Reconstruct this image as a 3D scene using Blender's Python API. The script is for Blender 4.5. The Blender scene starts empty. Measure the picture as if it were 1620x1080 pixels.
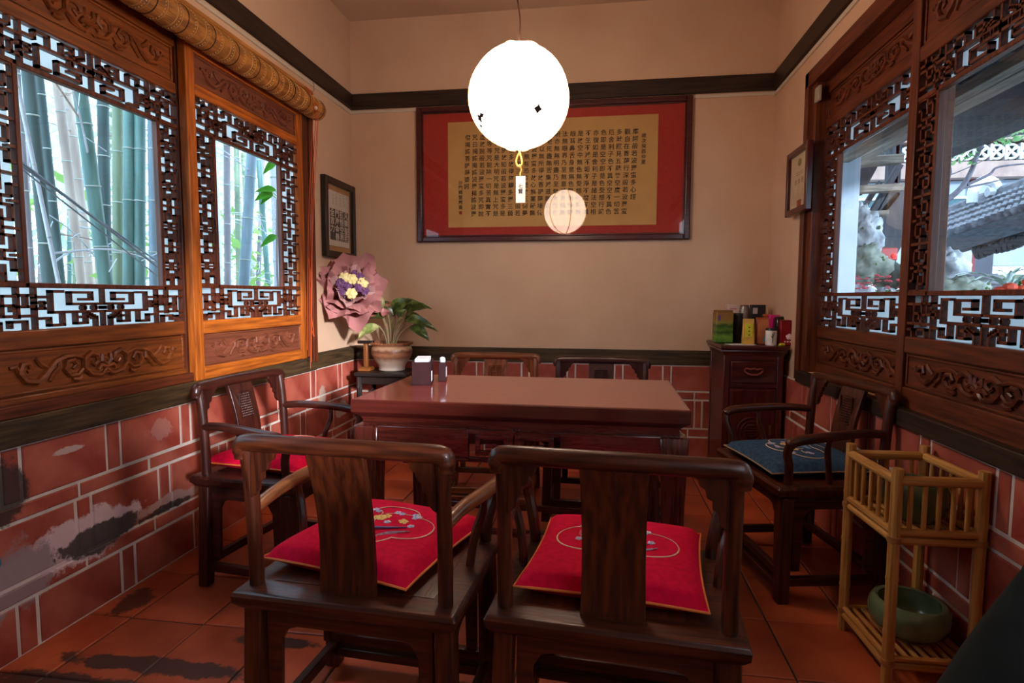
import bpy, bmesh, math, random
from mathutils import Vector, Matrix, Euler, noise as mnoise
R_ = math.radians
sc = bpy.context.scene
COL = sc.collection

# ------------------------------------------------------------------ camera, world, light, exposure
CAM_H, FPX = 1.2, 922.5
YAW, PITCH, ROLL = 0.1482, 0.0769, 0.0029
def cam_basis():
    fwd = Vector((-math.sin(YAW)*math.cos(PITCH), math.cos(YAW)*math.cos(PITCH), -math.sin(PITCH)))
    right = Vector((math.cos(YAW), math.sin(YAW), 0)); up = right.cross(fwd)
    r2 = right*math.cos(ROLL) + up*math.sin(ROLL); u2 = up*math.cos(ROLL) - right*math.sin(ROLL)
    return fwd, r2, u2
CF, CR, CU = cam_basis()
cd = bpy.data.cameras.new('camera'); cam = bpy.data.objects.new('camera', cd); COL.objects.link(cam)
cd.sensor_width = 36.0; cd.lens = FPX/1620*36; cd.clip_start = 0.02; cd.clip_end = 200
m3 = Matrix((CR, CU, -CF)).transposed()
cam.matrix_world = Matrix.Translation((0, 0, CAM_H)) @ m3.to_4x4()
sc.camera = cam

w = bpy.data.worlds.new('sky'); sc.world = w; w.use_nodes = True
bg = w.node_tree.nodes['Background']
bg.inputs[0].default_value = (0.70, 0.86, 1.0, 1); bg.inputs[1].default_value = 4.0

sl = bpy.data.lights.new('low_sun', 'SUN'); sl.energy = 4.6; sl.angle = R_(4); sl.color = (0.95, 0.95, 1.0)
so = bpy.data.objects.new('low_sun', sl); COL.objects.link(so)
so.rotation_euler = Vector((-0.62, 0.75, -0.22)).to_track_quat('-Z', 'Y').to_euler()

sc.view_settings.view_transform = 'Standard'; sc.view_settings.look = 'None'
sc.view_settings.gamma = 1.0; sc.view_settings.use_curve_mapping = False
sc.view_settings.exposure = 0.38
LAMP = 20.0

# ------------------------------------------------------------------ room numbers
XL, XR, YB, YF, ZC = -1.90, 1.18, 4.35, -1.6, 3.27
rnd = random.Random(7)

def at(u, v, axis, val):
    d = CF + CR*((u-810)/FPX) - CU*((v-540)/FPX); o = Vector((0, 0, CAM_H))
    k = 'xyz'.index(axis); t = (val-o[k])/d[k]
    return o + d*t

# ------------------------------------------------------------------ helpers
def lin(c):
    return tuple(((x/255)/12.92 if x/255 <= .04045 else ((x/255+.055)/1.055)**2.4) for x in c) + (1,)

class MB:
    def __init__(s): s.v = []; s.f = []
    def add(s, vs, fs):
        b = len(s.v); s.v += [tuple(p) for p in vs]; s.f += [tuple(b+i for i in f) for f in fs]
    def box(s, x0, x1, y0, y1, z0, z1):
        s.add([(x, y, z) for z in (z0, z1) for y in (y0, y1) for x in (x0, x1)],
              [(0, 2, 3, 1), (4, 5, 7, 6), (0, 1, 5, 4), (2, 6, 7, 3), (0, 4, 6, 2), (1, 3, 7, 5)])
        return s
    def cbox(s, c, d): return s.box(c[0]-d[0]/2, c[0]+d[0]/2, c[1]-d[1]/2, c[1]+d[1]/2, c[2]-d[2]/2, c[2]+d[2]/2)
    def bar(s, p0, p1, w, h, up=(0, 0, 1)):
        p0 = Vector(p0); p1 = Vector(p1); d = (p1-p0).normalized(); u = Vector(up)
        a = d.cross(u)
        if a.length < 1e-4: a = d.cross(Vector((1, 0, 0)))
        a.normalize(); b = a.cross(d).normalized()
        vs = [p + a*(i*w/2) + b*(j*h/2) for p in (p0, p1) for i, j in ((-1, -1), (1, -1), (1, 1), (-1, 1))]
        s.add(vs, [(3, 2, 1, 0), (4, 5, 6, 7), (0, 1, 5, 4), (1, 2, 6, 5), (2, 3, 7, 6), (3, 0, 4, 7)]); return s
    def tube(s, pts, r, n=8, flat=1.0, closed=False, up=None):
        pts = [Vector(p) for p in pts]; k = len(pts)
        rs = r if isinstance(r, (list, tuple)) else [r]*k
        vs = []; nrm = None
        for i, p in enumerate(pts):
            if closed: d = pts[(i+1) % k]-pts[i-1]
            else: d = pts[min(i+1, k-1)]-pts[max(i-1, 0)]
            d.normalize()
            if up is not None:
                nrm = Vector(up) - d*d.dot(Vector(up))
            elif nrm is None:
                nrm = d.orthogonal()
            else: nrm = nrm - d*nrm.dot(d)
            if nrm.length < 1e-6: nrm = d.orthogonal()
            nrm.normalize(); b = d.cross(nrm)
            for j in range(n):
                a = 2*math.pi*(j+.5)/n
                vs.append(p + nrm*(math.sin(a)*rs[i]*flat) + b*(math.cos(a)*rs[i]))
        fs = []
        for i in range(k if closed else k-1):
            i2 = (i+1) % k
            for j in range(n):
                j2 = (j+1) % n; fs.append((i*n+j, i*n+j2, i2*n+j2, i2*n+j))
        if not closed:
            fs.append(tuple(range(n-1, -1, -1))); fs.append(tuple((k-1)*n+j for j in range(n)))
        s.add(vs, fs); return s
    def lathe(s, prof, n=24, c=(0, 0, 0), sx=1.0, sy=1.0, cap0=True, cap1=True):
        vs = []; fs = []
        for r, z in prof:
            for j in range(n):
                a = 2*math.pi*j/n; vs.append((c[0]+sx*r*math.cos(a), c[1]+sy*r*math.sin(a), c[2]+z))
        for i in range(len(prof)-1):
            for j in range(n):
                j2 = (j+1) % n; fs.append((i*n+j, i*n+j2, (i+1)*n+j2, (i+1)*n+j))
        if cap0: fs.append(tuple(range(n-1, -1, -1)))
        if cap1: fs.append(tuple((len(prof)-1)*n+j for j in range(n)))
        s.add(vs, fs); return s
    def loft(s, secs, c=(0, 0)):
        vs = []; fs = []
        for hx, hy, z in secs:
            vs += [(c[0]-hx, c[1]-hy, z), (c[0]+hx, c[1]-hy, z), (c[0]+hx, c[1]+hy, z), (c[0]-hx, c[1]+hy, z)]
        for i in range(len(secs)-1):
            for j in range(4):
                j2 = (j+1) % 4; fs.append((i*4+j, i*4+j2, i*4+4+j2, i*4+4+j))
        k = (len(secs)-1)*4
        fs.append((3, 2, 1, 0)); fs.append((k, k+1, k+2, k+3)); s.add(vs, fs); return s
    def prism(s, poly, fn, d0, d1):
        n = len(poly)
        vs = [fn(a, b, d0) for a, b in poly] + [fn(a, b, d1) for a, b in poly]
        fs = [tuple(range(n-1, -1, -1)), tuple(range(n, 2*n))]
        for i in range(n):
            j = (i+1) % n; fs.append((i, j, n+j, n+i))
        s.add(vs, fs); return s
    def ball(s, c, r, n=10, m=6):
        rr = r if isinstance(r, (list, tuple)) else (r, r, r)
        vs = [(c[0], c[1], c[2]-rr[2])]
        for i in range(1, m):
            t = -math.pi/2 + math.pi*i/m
            for j in range(n):
                a = 2*math.pi*j/n
                vs.append((c[0]+rr[0]*math.cos(t)*math.cos(a), c[1]+rr[1]*math.cos(t)*math.sin(a), c[2]+rr[2]*math.sin(t)))
        vs.append((c[0], c[1], c[2]+rr[2])); fs = []
        for j in range(n):
            fs.append((0, 1+(j+1) % n, 1+j)); fs.append((len(vs)-1, 1+(m-2)*n+j, 1+(m-2)*n+(j+1) % n))
        for i in range(m-2):
            for j in range(n):
                a = 1+i*n; fs.append((a+j, a+(j+1) % n, a+n+(j+1) % n, a+n+j))
        s.add(vs, fs); return s
    def mesh(s, name, mat, smooth=True, angle=35):
        me = bpy.data.meshes.new(name); me.from_pydata(s.v, [], s.f)
        bm = bmesh.new(); bm.from_mesh(me); bmesh.ops.recalc_face_normals(bm, faces=bm.faces); bm.to_mesh(me); bm.free()
        if mat: me.materials.append(mat)
        if smooth:
            me.polygons.foreach_set('use_smooth', [True]*len(me.polygons)); me.set_sharp_from_angle(angle=R_(angle))
        return me
    def build(s, name, mat, parent=None, bevel=0, smooth=True, angle=35, sub=0, seg=2):
        o = bpy.data.objects.new(name, s.mesh(name, mat, smooth, angle)); COL.objects.link(o)
        if parent: o.parent = parent
        if bevel:
            b = o.modifiers.new('bevel', 'BEVEL'); b.width = bevel; b.segments = seg; b.limit_method = 'ANGLE'; b.angle_limit = R_(40)
            o.data.polygons.foreach_set('use_smooth', [True]*len(o.data.polygons)); b.harden_normals = False
            o.data.set_sharp_from_angle(angle=R_(180)) if False else None
        if sub:
            m = o.modifiers.new('subdivision', 'SUBSURF'); m.levels = m.render_levels = sub
        return o

def tag(o, label=None, cat=None, group=None, kind=None):
    if label: o['label'] = label
    if cat: o['category'] = cat
    if group: o['group'] = group
    if kind: o['kind'] = kind
    return o
def thing(name, label, cat, loc=(0, 0, 0), rotz=0, group=None, kind=None):
    o = bpy.data.objects.new(name, None); COL.objects.link(o); o.empty_display_size = .05
    o.location = loc; o.rotation_euler = (0, 0, rotz); return tag(o, label, cat, group, kind)
def copy_obj(o, parent):
    c = o.copy(); COL.objects.link(c); c.parent = parent; return c
def copy_tree(o, parent=None):
    c = copy_obj(o, parent)
    for ch in [x for x in sc.objects if x.parent == o]: copy_tree(ch, c)
    return c

# ------------------------------------------------------------------ materials
MATS = {}
def pmat(name, c1, c2=None, scale=(1, 1, 1), nscale=6, detail=4, rough=.5, rough2=None, bump=0, bscale=None, coat=0, metal=0,
         spec=.5, emit=None, estr=0, trans=0, coord='Object', contrast=(.35, .65), randv=0, sheen=0, alpha=None):
    if name in MATS: return MATS[name]
    m = bpy.data.materials.new(name); m.use_nodes = True; nt = m.node_tree; N = nt.nodes; Lk = nt.links
    b = N['Principled BSDF']; MATS[name] = m
    b.inputs['Roughness'].default_value = rough; b.inputs['Metallic'].default_value = metal
    b.inputs['Specular IOR Level'].default_value = spec; b.inputs['Coat Weight'].default_value = coat
    b.inputs['Coat Roughness'].default_value = .15; b.inputs['Sheen Weight'].default_value = sheen
    if trans: b.inputs['Transmission Weight'].default_value = trans
    b.inputs['Base Color'].default_value = lin(c1)
    if emit: b.inputs['Emission Color'].default_value = lin(emit); b.inputs['Emission Strength'].default_value = estr
    tc = N.new('ShaderNodeTexCoord'); mp = N.new('ShaderNodeMapping'); mp.inputs['Scale'].default_value = scale
    src = tc.outputs[coord]
    if coord == 'World':
        pass
    Lk.new(src, mp.inputs['Vector'])
    nz = N.new('ShaderNodeTexNoise'); nz.inputs['Scale'].default_value = nscale; nz.inputs['Detail'].default_value = detail
    Lk.new(mp.outputs[0], nz.inputs['Vector'])
    col_out = None
    if c2:
        rp = N.new('ShaderNodeValToRGB'); e = rp.color_ramp.elements
        e[0].position = contrast[0]; e[1].position = contrast[1]; e[0].color = lin(c1); e[1].color = lin(c2)
        Lk.new(nz.outputs['Fac'], rp.inputs['Fac']); col_out = rp.outputs['Color']
    if randv:
        oi = N.new('ShaderNodeObjectInfo'); mr = N.new('ShaderNodeMapRange'); mr.inputs['To Min'].default_value = 1-randv; mr.inputs['To Max'].default_value = 1+randv
        Lk.new(oi.outputs['Random'], mr.inputs['Value']); hs = N.new('ShaderNodeHueSaturation')
        Lk.new(mr.outputs[0], hs.inputs['Value'])
        if col_out: Lk.new(col_out, hs.inputs['Color'])
        else: hs.inputs['Color'].default_value = lin(c1)
        col_out = hs.outputs['Color']
    if col_out: Lk.new(col_out, b.inputs['Base Color'])
    if rough2 is not None:
        mr = N.new('ShaderNodeMapRange'); mr.inputs['To Min'].default_value = rough; mr.inputs['To Max'].default_value = rough2
        Lk.new(nz.outputs['Fac'], mr.inputs['Value']); Lk.new(mr.outputs[0], b.inputs['Roughness'])
    if bump:
        nb = N.new('ShaderNodeTexNoise'); nb.inputs['Scale'].default_value = bscale or nscale*4; nb.inputs['Detail'].default_value = 5
        Lk.new(mp.outputs[0], nb.inputs['Vector'])
        bp = N.new('ShaderNodeBump'); bp.inputs['Strength'].default_value = bump; bp.inputs['Distance'].default_value = .01
        Lk.new(nb.outputs['Fac'], bp.inputs['Height']); Lk.new(bp.outputs[0], b.inputs['Normal'])
    m['bsdf_color_out'] = ''
    return m
GR = {'x': (2, 30, 30), 'y': (30, 2, 30), 'z': (30, 30, 2)}
def wood(kind, ax='z'):
    spec = {
        'chair': ((46, 17, 8), (90, 40, 17), .34, .2), 'table': ((64, 19, 15), (98, 36, 26), .2, 1.0),
        'dark': ((34, 22, 16), (58, 40, 28), .45, .1), 'sill': ((48, 36, 24), (84, 64, 38), .5, .1),
        'orange': ((140, 68, 20), (200, 108, 34), .42, .15), 'redbrown': ((70, 30, 16), (112, 52, 26), .42, .15),
        'carved': ((104, 54, 36), (134, 74, 50), .45, .1), 'carved_brown': ((104, 50, 18), (146, 76, 28), .4, .15), 'cabinet': ((58, 20, 18), (92, 38, 32), .28, .5),
        'bamboo_rod': ((168, 112, 52), (206, 152, 84), .35, .2), 'black': ((22, 16, 14), (38, 26, 22), .35, .3),
        'honey': ((96, 52, 22), (142, 82, 38), .35, .3), 'board': ((150, 92, 40), (190, 126, 62), .45, .1),
        'beam': ((28, 30, 38), (54, 58, 68), .6, 0), 'stair': ((88, 78, 72), (130, 118, 108), .7, 0),
        'frame': ((52, 14, 16), (80, 24, 24), .3, .4), 'chair2': ((42, 17, 12), (72, 30, 20), .32, .25), 'chair3': ((88, 42, 20), (134, 72, 38), .3, .4),
        'arm': ((96, 50, 24), (150, 90, 50), .3, .4),
    }[kind]
    return pmat('wood_%s_%s' % (kind, ax), spec[0], spec[1], scale=GR[ax], nscale=2.2, detail=6, rough=spec[2], rough2=spec[2]+.15, spec=.5 if kind == 'table' else .32, bump=.03 if kind == 'table' else .12, bscale=5, coat=spec[3])

def table_top_mat():
    m = pmat('table_lacquer', (74, 23, 18), (94, 32, 24), scale=GR['x'], nscale=2.2, detail=5, rough=.3, coat=1.0)
    b = m.node_tree.nodes['Principled BSDF']; b.inputs['Coat Roughness'].default_value = .1; b.inputs['Coat IOR'].default_value = 1.65
    return m
def stain_chain(m, blobs, coord_node='pos'):
    """overlay stains with a shape of their own: blobs = (centre, radii, noise amount, colour)"""
    nt = m.node_tree; N = nt.nodes; Lk = nt.links; b = N['Principled BSDF']
    geo = N.new('ShaderNodeNewGeometry')
    lk = [l for l in Lk if l.to_socket == b.inputs['Base Color']]
    cur = lk[0].from_socket if lk else None
    nz = N.new('ShaderNodeTexNoise'); nz.inputs['Scale'].default_value = 7; nz.inputs['Detail'].default_value = 9; nz.inputs['Roughness'].default_value = .72; amt_k = 2.6
    Lk.new(geo.outputs['Position'], nz.inputs['Vector'])
    for c, r, amt, colr in blobs:
        sb = N.new('ShaderNodeVectorMath'); sb.operation = 'SUBTRACT'; Lk.new(geo.outputs['Position'], sb.inputs[0]); sb.inputs[1].default_value = c
        dv = N.new('ShaderNodeVectorMath'); dv.operation = 'DIVIDE'; Lk.new(sb.outputs[0], dv.inputs[0]); dv.inputs[1].default_value = r
        ln = N.new('ShaderNodeVectorMath'); ln.operation = 'LENGTH'; Lk.new(dv.outputs[0], ln.inputs[0])
        ad = N.new('ShaderNodeMath'); ad.operation = 'MULTIPLY_ADD'; Lk.new(nz.outputs['Fac'], ad.inputs[0]); amt *= amt_k; ad.inputs[1].default_value = amt; Lk.new(ln.outputs['Value'], ad.inputs[2])
        mr = N.new('ShaderNodeMapRange'); mr.inputs['From Min'].default_value = 1+amt*.5-.12; mr.inputs['From Max'].default_value = 1+amt*.5+.05
        mr.inputs['To Min'].default_value = .92; mr.inputs['To Max'].default_value = 0; Lk.new(ad.outputs[0], mr.inputs['Value'])
        mx = N.new('ShaderNodeMix'); mx.data_type = 'RGBA'; Lk.new(mr.outputs[0], mx.inputs['Factor'])
        if cur: Lk.new(cur, mx.inputs['A'])
        else: mx.inputs['A'].default_value = b.inputs['Base Color'].default_value
        mx.inputs['B'].default_value = lin(colr); cur = mx.outputs['Result']
    Lk.new(cur, b.inputs['Base Color'])

def glass_mat(name, tint=(235, 245, 250), rough=0.0, refl=.03, grz=.5):
    if name in MATS: return MATS[name]
    m = bpy.data.materials.new(name); MATS[name] = m; m.use_nodes = True; nt = m.node_tree; N = nt.nodes; N.clear()
    out = N.new('ShaderNodeOutputMaterial'); mx = N.new('ShaderNodeMixShader'); t = N.new('ShaderNodeBsdfTransparent'); g = N.new('ShaderNodeBsdfGlossy'); lw = N.new('ShaderNodeLayerWeight'); lw.inputs[0].default_value = .5
    pw = N.new('ShaderNodeMath'); pw.operation = 'POWER'; pw.inputs[1].default_value = 5; nt.links.new(lw.outputs['Facing'], pw.inputs[0])
    f = N.new('ShaderNodeMath'); f.operation = 'MULTIPLY_ADD'; f.inputs[1].default_value = grz; f.inputs[2].default_value = refl; nt.links.new(pw.outputs[0], f.inputs[0])
    t.inputs[0].default_value = lin(tint); g.inputs['Roughness'].default_value = rough; g.inputs[0].default_value = (1, 1, 1, 1)
    nt.links.new(f.outputs[0], mx.inputs[0]); nt.links.new(t.outputs[0], mx.inputs[1]); nt.links.new(g.outputs[0], mx.inputs[2]); nt.links.new(mx.outputs[0], out.inputs[0])
    return m
def translucent_mat(name, c, mixv=.6, rough=.6):
    if name in MATS: return MATS[name]
    m = bpy.data.materials.new(name); MATS[name] = m; m.use_nodes = True; nt = m.node_tree; N = nt.nodes; N.clear()
    out = N.new('ShaderNodeOutputMaterial'); mx = N.new('ShaderNodeMixShader'); t = N.new('ShaderNodeBsdfTranslucent'); d = N.new('ShaderNodeBsdfDiffuse')
    nz = N.new('ShaderNodeTexNoise'); nz.inputs['Scale'].default_value = 7
    rp = N.new('ShaderNodeValToRGB'); rp.color_ramp.elements[0].color = lin([x*.86 for x in c]); rp.color_ramp.elements[1].color = lin(c)
    tc = N.new('ShaderNodeTexCoord'); nt.links.new(tc.outputs['Object'], nz.inputs[0]); nt.links.new(nz.outputs[0], rp.inputs[0])
    nt.links.new(rp.outputs[0], t.inputs[0]); nt.links.new(rp.outputs[0], d.inputs[0]); mx.inputs[0].default_value = mixv
    nt.links.new(d.outputs[0], mx.inputs[1]); nt.links.new(t.outputs[0], mx.inputs[2]); nt.links.new(mx.outputs[0], out.inputs[0])
    return m

M_PLASTER = pmat('cream_plaster', (203, 165, 135), (216, 180, 150), nscale=2.5, detail=8, rough=.85, bump=.1, bscale=18, contrast=(.3, .75))
M_CEIL = pmat('ceiling_paint', (182, 152, 128), (194, 166, 140), nscale=1.5, rough=.9, bump=.06, bscale=30)
M_BRICK = pmat('red_brick', (146, 56, 42), (194, 106, 84), nscale=5, detail=7, rough=.5, rough2=.75, bump=.22, bscale=26, contrast=(.38, .8), randv=.14)
M_MORTAR = pmat('pale_mortar', (196, 182, 170), (222, 210, 200), nscale=9, rough=.9, bump=.2, bscale=40)
M_BRICKL = M_BRICK.copy(); M_BRICKL.name = 'red_brick_weathered'
M_MORTARL = M_MORTAR.copy(); M_MORTARL.name = 'pale_mortar_weathered'
BL = [((XL, 1.80, .30), (.2, .36, .085), .9, (216, 188, 190)), ((XL, 1.60, .27), (.2, .13, .13), .9, (150, 128, 132)),
      ((XL, 2.28, .285), (.2, .24, .035), 1.0, (176, 140, 132)),
      ((XL, 1.93, .275), (.2, .20, .05), 1.0, (44, 38, 36)), ((XL, 2.26, .262), (.2, .17, .02), 1.2, (50, 42, 38)),
      ((XL, 1.50, .57), (.2, .14, .13), .7, (48, 36, 36)), ((XL, 1.80, .645), (.2, .06, .012), 1.0, (196, 170, 164)),
      ((XL, 2.24, .62), (.2, .07, .045), 1.6, (178, 116, 104)), ((XL, 4.05, .36), (.2, .09, .06), 1.2, (190, 172, 160)), ((XL, 3.75, .52), (.2, .05, .07), 1.2, (186, 160, 146))]
stain_chain(M_BRICKL, BL); stain_chain(M_MORTARL, BL[:1]+BL[2:6])
M_TILE = pmat('terracotta_tile', (156, 64, 35), (194, 94, 56), nscale=4, detail=6, rough=.34, rough2=.55, bump=.12, bscale=22, randv=.16, coat=.15)
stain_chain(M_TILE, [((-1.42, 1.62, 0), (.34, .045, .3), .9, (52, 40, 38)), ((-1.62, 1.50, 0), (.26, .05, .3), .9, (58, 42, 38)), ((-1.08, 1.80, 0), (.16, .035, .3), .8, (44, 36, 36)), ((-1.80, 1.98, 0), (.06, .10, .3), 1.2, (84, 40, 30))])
M_GROUT = pmat('floor_grout', (58, 42, 38), (84, 66, 60), nscale=8, rough=.9)
M_GLASS = glass_mat('window_glass')
M_FROST = translucent_mat('frosted_glass', (226, 236, 242), .75)
M_BLACK = pmat('black_paint', (16, 14, 14), rough=.4)

# ------------------------------------------------------------------ setting: floor
floor = MB().box(XL-.1, XR+.1, YF-.1, YB+.1, -.08, -.006).build('floor', M_GROUT)
tag(floor, 'terracotta tiled floor of the small dining room', 'floor', kind='structure')
tx, ty = .2935, .345
xs = [XL] + [-1.715+tx*i for i in range(0, 10)] + [XR]
ys = [YF] + [1.865-ty*i for i in range(10, 0, -1) if 1.865-ty*i > YF+.05] + [1.865+ty*i for i in range(0, 8) if 1.865+ty*i < YB-.03] + [YB]
xs = [x for x in xs if x <= XR]
tmesh = {}
for i in range(len(xs)-1):
    for j in range(len(ys)-1):
        dx, dy = round(xs[i+1]-xs[i], 3), round(ys[j+1]-ys[j], 3)
        if dx < .03 or dy < .03: continue
        if (dx, dy) not in tmesh:
            g = .0035; h = [(dx/2-g, dy/2-g, -.03), (dx/2-g, dy/2-g, -.003), (dx/2-g-.004, dy/2-g-.004, 0)]
            tmesh[(dx, dy)] = MB().loft(h).mesh('floor_tile', M_TILE, True, 30)
        o = bpy.data.objects.new('floor_tile', tmesh[(dx, dy)]); COL.objects.link(o); o.parent = floor
        o.location = ((xs[i]+xs[i+1])/2, (ys[j]+ys[j+1])/2, rnd.uniform(-.0015, .0008)); o.rotation_euler = (rnd.uniform(-.003, .003), rnd.uniform(-.003, .003), 0)

# ------------------------------------------------------------------ walls
S0, S1, B0, B1 = .708, .815, 2.615, 2.727
WT = .12
def wall(name, mb, label): return tag(mb.build(name, M_PLASTER, smooth=False), label, 'wall', kind='structure')
WY0, WY1, WZ0, WZ1 = .44, 3.66, .81, 2.40          # left window opening
mb = MB(); 
mb.box(XL-WT, XL, YF, YB+WT, WZ1, ZC).box(XL-WT, XL, YF, WY0, 0, WZ1).box(XL-WT, XL, WY1, YB+WT, 0, WZ1).box(XL-WT, XL-.004, WY0, WY1, 0, WZ0)
wl = wall('wall_left', mb, 'cream plaster left wall over red brick with two carved windows')
RY0, RY1, RZ0, RZ1 = 1.38, 3.62, .776, 2.42
DR0, DR1 = -1.5, .75
mb = MB(); mb.box(XR, XR+WT, YF, YB+WT, RZ1, ZC).box(XR, XR+WT, YF, DR0, 0, RZ1).box(XR, XR+WT, DR1, RY0, 0, RZ1).box(XR, XR+WT, DR0, DR1, 0, 1.40).box(XR, XR+WT, RY1, YB+WT, 0, RZ1).box(XR+.004, XR+WT, RY0, RY1, 0, RZ0)
wr = wall('wall_right', mb, 'cream plaster right wall over red brick with carved windows and an open hatch')
wb = wall('wall_back', MB().box(XL-WT, XR+WT, YB, YB+WT, 0, ZC), 'cream plaster back wall behind the big calligraphy frame')
mb = MB().box(XL-WT, XR+WT, YF-WT, YF, 0, ZC)
wf = wall('wall_front', mb, 'plain cream plaster wall behind the viewer')
ceil = tag(MB().box(XL-WT, XR+WT, YF-WT, YB+WT, ZC, ZC+.1).build('ceiling', M_CEIL, smooth=False), 'plain cream ceiling above the lantern', 'ceiling', kind='structure')

# bricks: two courses of tall stretcher + header and thin courses between
ROWS = [(.004, .176), (.188, .238), (.250, .448), (.460, .509), (.521, .700)]
bmesh_cache = {}
def brick(parent, axis, a0, a1, z0, z1, plane, nrm, mat, mk):
    la, lz = round(a1-a0, 3), round(z1-z0, 3)
    if la < .012: return
    key = (axis, la, lz, mk)
    if key not in bmesh_cache:
        m = MB(); p = .016; e = .004
        secs = [(la/2, lz/2, 0), (la/2, lz/2, p-e), (la/2-e, lz/2-e, p)]
        m.loft(secs)
        if axis == 'y': m.v = [(nrm*z, x, y) for x, y, z in m.v]
        else: m.v = [(x, nrm*z, y) for x, y, z in m.v]
        bmesh_cache[key] = m.mesh('brick', mat, True, 30)
    o = bpy.data.objects.new('brick', bmesh_cache[key]); COL.objects.link(o); o.parent = parent
    mid = (a0+a1)/2; pr = rnd.uniform(-.0025, .002)
    o.location = (plane+nrm*pr, mid, (z0+z1)/2) if axis == 'y' else (mid, plane+nrm*pr, (z0+z1)/2)
def course(parent, axis, lo, hi, row, offs, period, head, plane, nrm, mat, mk, g=.0055):
    z0, z1 = ROWS[row]; cuts = []
    k = math.floor((lo-offs)/period)-1
    while offs+k*period < hi+period:
        a = offs+k*period; cuts.append(a)
        if head: cuts.append(a+head)
        k += 1
    cuts = [lo-g] + [c for c in cuts if lo+.01 < c < hi-.01] + [hi+g]
    for a, b in zip(cuts, cuts[1:]): brick(parent, axis, a+g, b-g, z0, z1, plane, nrm, mat, mk)
def brickwork(parent, axis, lo, hi, plane, nrm, layout, mat, mmat, mk):
    t = .012
    if axis == 'y': MB().box(min(plane, plane+nrm*t), max(plane, plane+nrm*t), lo, hi, 0, .708).build('mortar_bed', mmat, parent, smooth=False)
    else: MB().box(lo, hi, min(plane, plane+nrm*t), max(plane, plane+nrm*t), 0, .708).build('mortar_bed', mmat, parent, smooth=False)
    for row, (offs, period, head) in enumerate(layout): course(parent, axis, lo, hi, row, offs, period, head, plane+nrm*.0005, nrm, mat, mk)
brickwork(wl, 'y', .4, YB-.017, XL, 1, [(2.015, .425, .070), (1.859, .34, 0), (2.231, .4065, .066), (1.842, .339, 0), (1.970, .4065, .068)], M_BRICKL, M_MORTARL, 'L')
brickwork(wb, 'x', XL+.017, XR-.017, YB, -1, [(.52, .345, .058), (.36, .29, 0), (.692, .345, .055), (.689, .29, 0), (.465, .3465, .058)], M_BRICK, M_MORTAR, 'B')
brickwork(wr, 'y', DR1+.02, YB-.017, XR, -1, [(2.16, .41, .068), (2.25, .34, 0), (1.964, .41, .068), (2.05, .34, 0), (2.224, .415, .068)], M_BRICK, M_MORTAR, 'R')

# dark timber bands and sills
def trim(n, mb, mat, label, bevel=.004): return tag(mb.build('trim_%d' % n, mat, bevel=bevel), label, 'trim', kind='structure')
trim(1, MB().box(XL, XL+.025, YF, YB-.026, B0, B1), wood('dark', 'y'), 'dark timber band high along the left wall')
trim(2, MB().box(XL, XR, YB-.025, YB, B0, B1), wood('dark', 'x'), 'dark timber band high across the back wall')
trim(3, MB().box(XR-.025, XR, YF, YB-.026, B0, B1), wood('dark', 'y'), 'dark timber band high along the right wall')
trim(4, MB().box(XL-.01, XL+.035, .3, 3.655, S0, .80), wood('sill', 'y'), 'weathered dark sill beam under the left windows')
trim(5, MB().box(XL, XL+.022, 3.66, YB-.024, S0, S1), wood('sill', 'y'), 'short dark rail on the left wall beside the corner')
trim(6, MB().box(XL, XR, YB-.022, YB, S0, S1), wood('sill', 'x'), 'dark wooden dado rail across the back wall')
trim(7, MB().box(XR-.035, XR+.01, DR1+.02, 3.62, S0, .775), wood('dark', 'y'), 'dark sill beam under the right windows')
trim(8, MB().box(XL, XL+.012, YF, YB, B0-.035, B0-.012), pmat('white_duct', (206, 190, 170), rough=.6), 'thin cream cable duct under the left timber band', .003)
trim(9, MB().box(XL, XR, YB-.012, YB, B0-.03, B0-.008), pmat('white_duct', (206, 190, 170)), 'thin cream cable duct under the back timber band', .003)
trim(10, MB().box(XR-.012, XR, YF, YB, B0-.035, B0-.012), pmat('white_duct', (206, 190, 170)), 'thin cream cable duct under the right timber band', .003)

# ------------------------------------------------------------------ carved lattice windows
HALF = [((0, 0), (0, .36)), ((0, .62), (0, 1)), ((0, .60), (.33, .60)), ((.33, .60), (.33, .90)), ((.33, .90), (.12, .90)), ((.12, .90), (.12, .72)), ((.12, .72), (.22, .72)),
        ((0, .40), (.50, .40)), ((.50, .40), (.50, .92)), ((.50, .92), (.40, .92)), ((.09, .46), (.09, .56)), ((.20, .46), (.20, .56)),
        ((.08, .0), (.08, .22)), ((.08, .22), (.18, .36)), ((.18, .10), (.28, .10)), ((.28, .10), (.28, .36)), ((.18, .10), (.18, .26)), ((.18, .26), (.23, .26)),
        ((.40, .08), (.40, .36)), ((.40, .08), (.52, .08)), ((.52, .08), (.52, .26)), ((.52, .26), (.62, .26)),
        ((.64, 0), (.64, 1)), ((.54, .78), (.64, .78)), ((.56, .50), (.64, .50)), ((.57, .50), (.57, .66)), ((.56, .64), (.64, .64)),
        ((.78, .30), (.78, 1)), ((.64, .82), (.78, .82)), ((.64, .55), (.78, .55)), ((.71, .55), (.71, .82)), ((.66, .33), (1, .33)),
        ((.78, .80), (1, .80)), ((.90, .33), (.90, .80)), ((.90, .58), (.82, .58)), ((.82, .58), (.82, .46)), ((.72, .0), (.72, .20)), ((.72, .20), (.84, .20)), ((.84, .20), (.84, .08)), ((.92, .0), (.92, .18)), ((.92, .18), (1, .18))]
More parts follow.
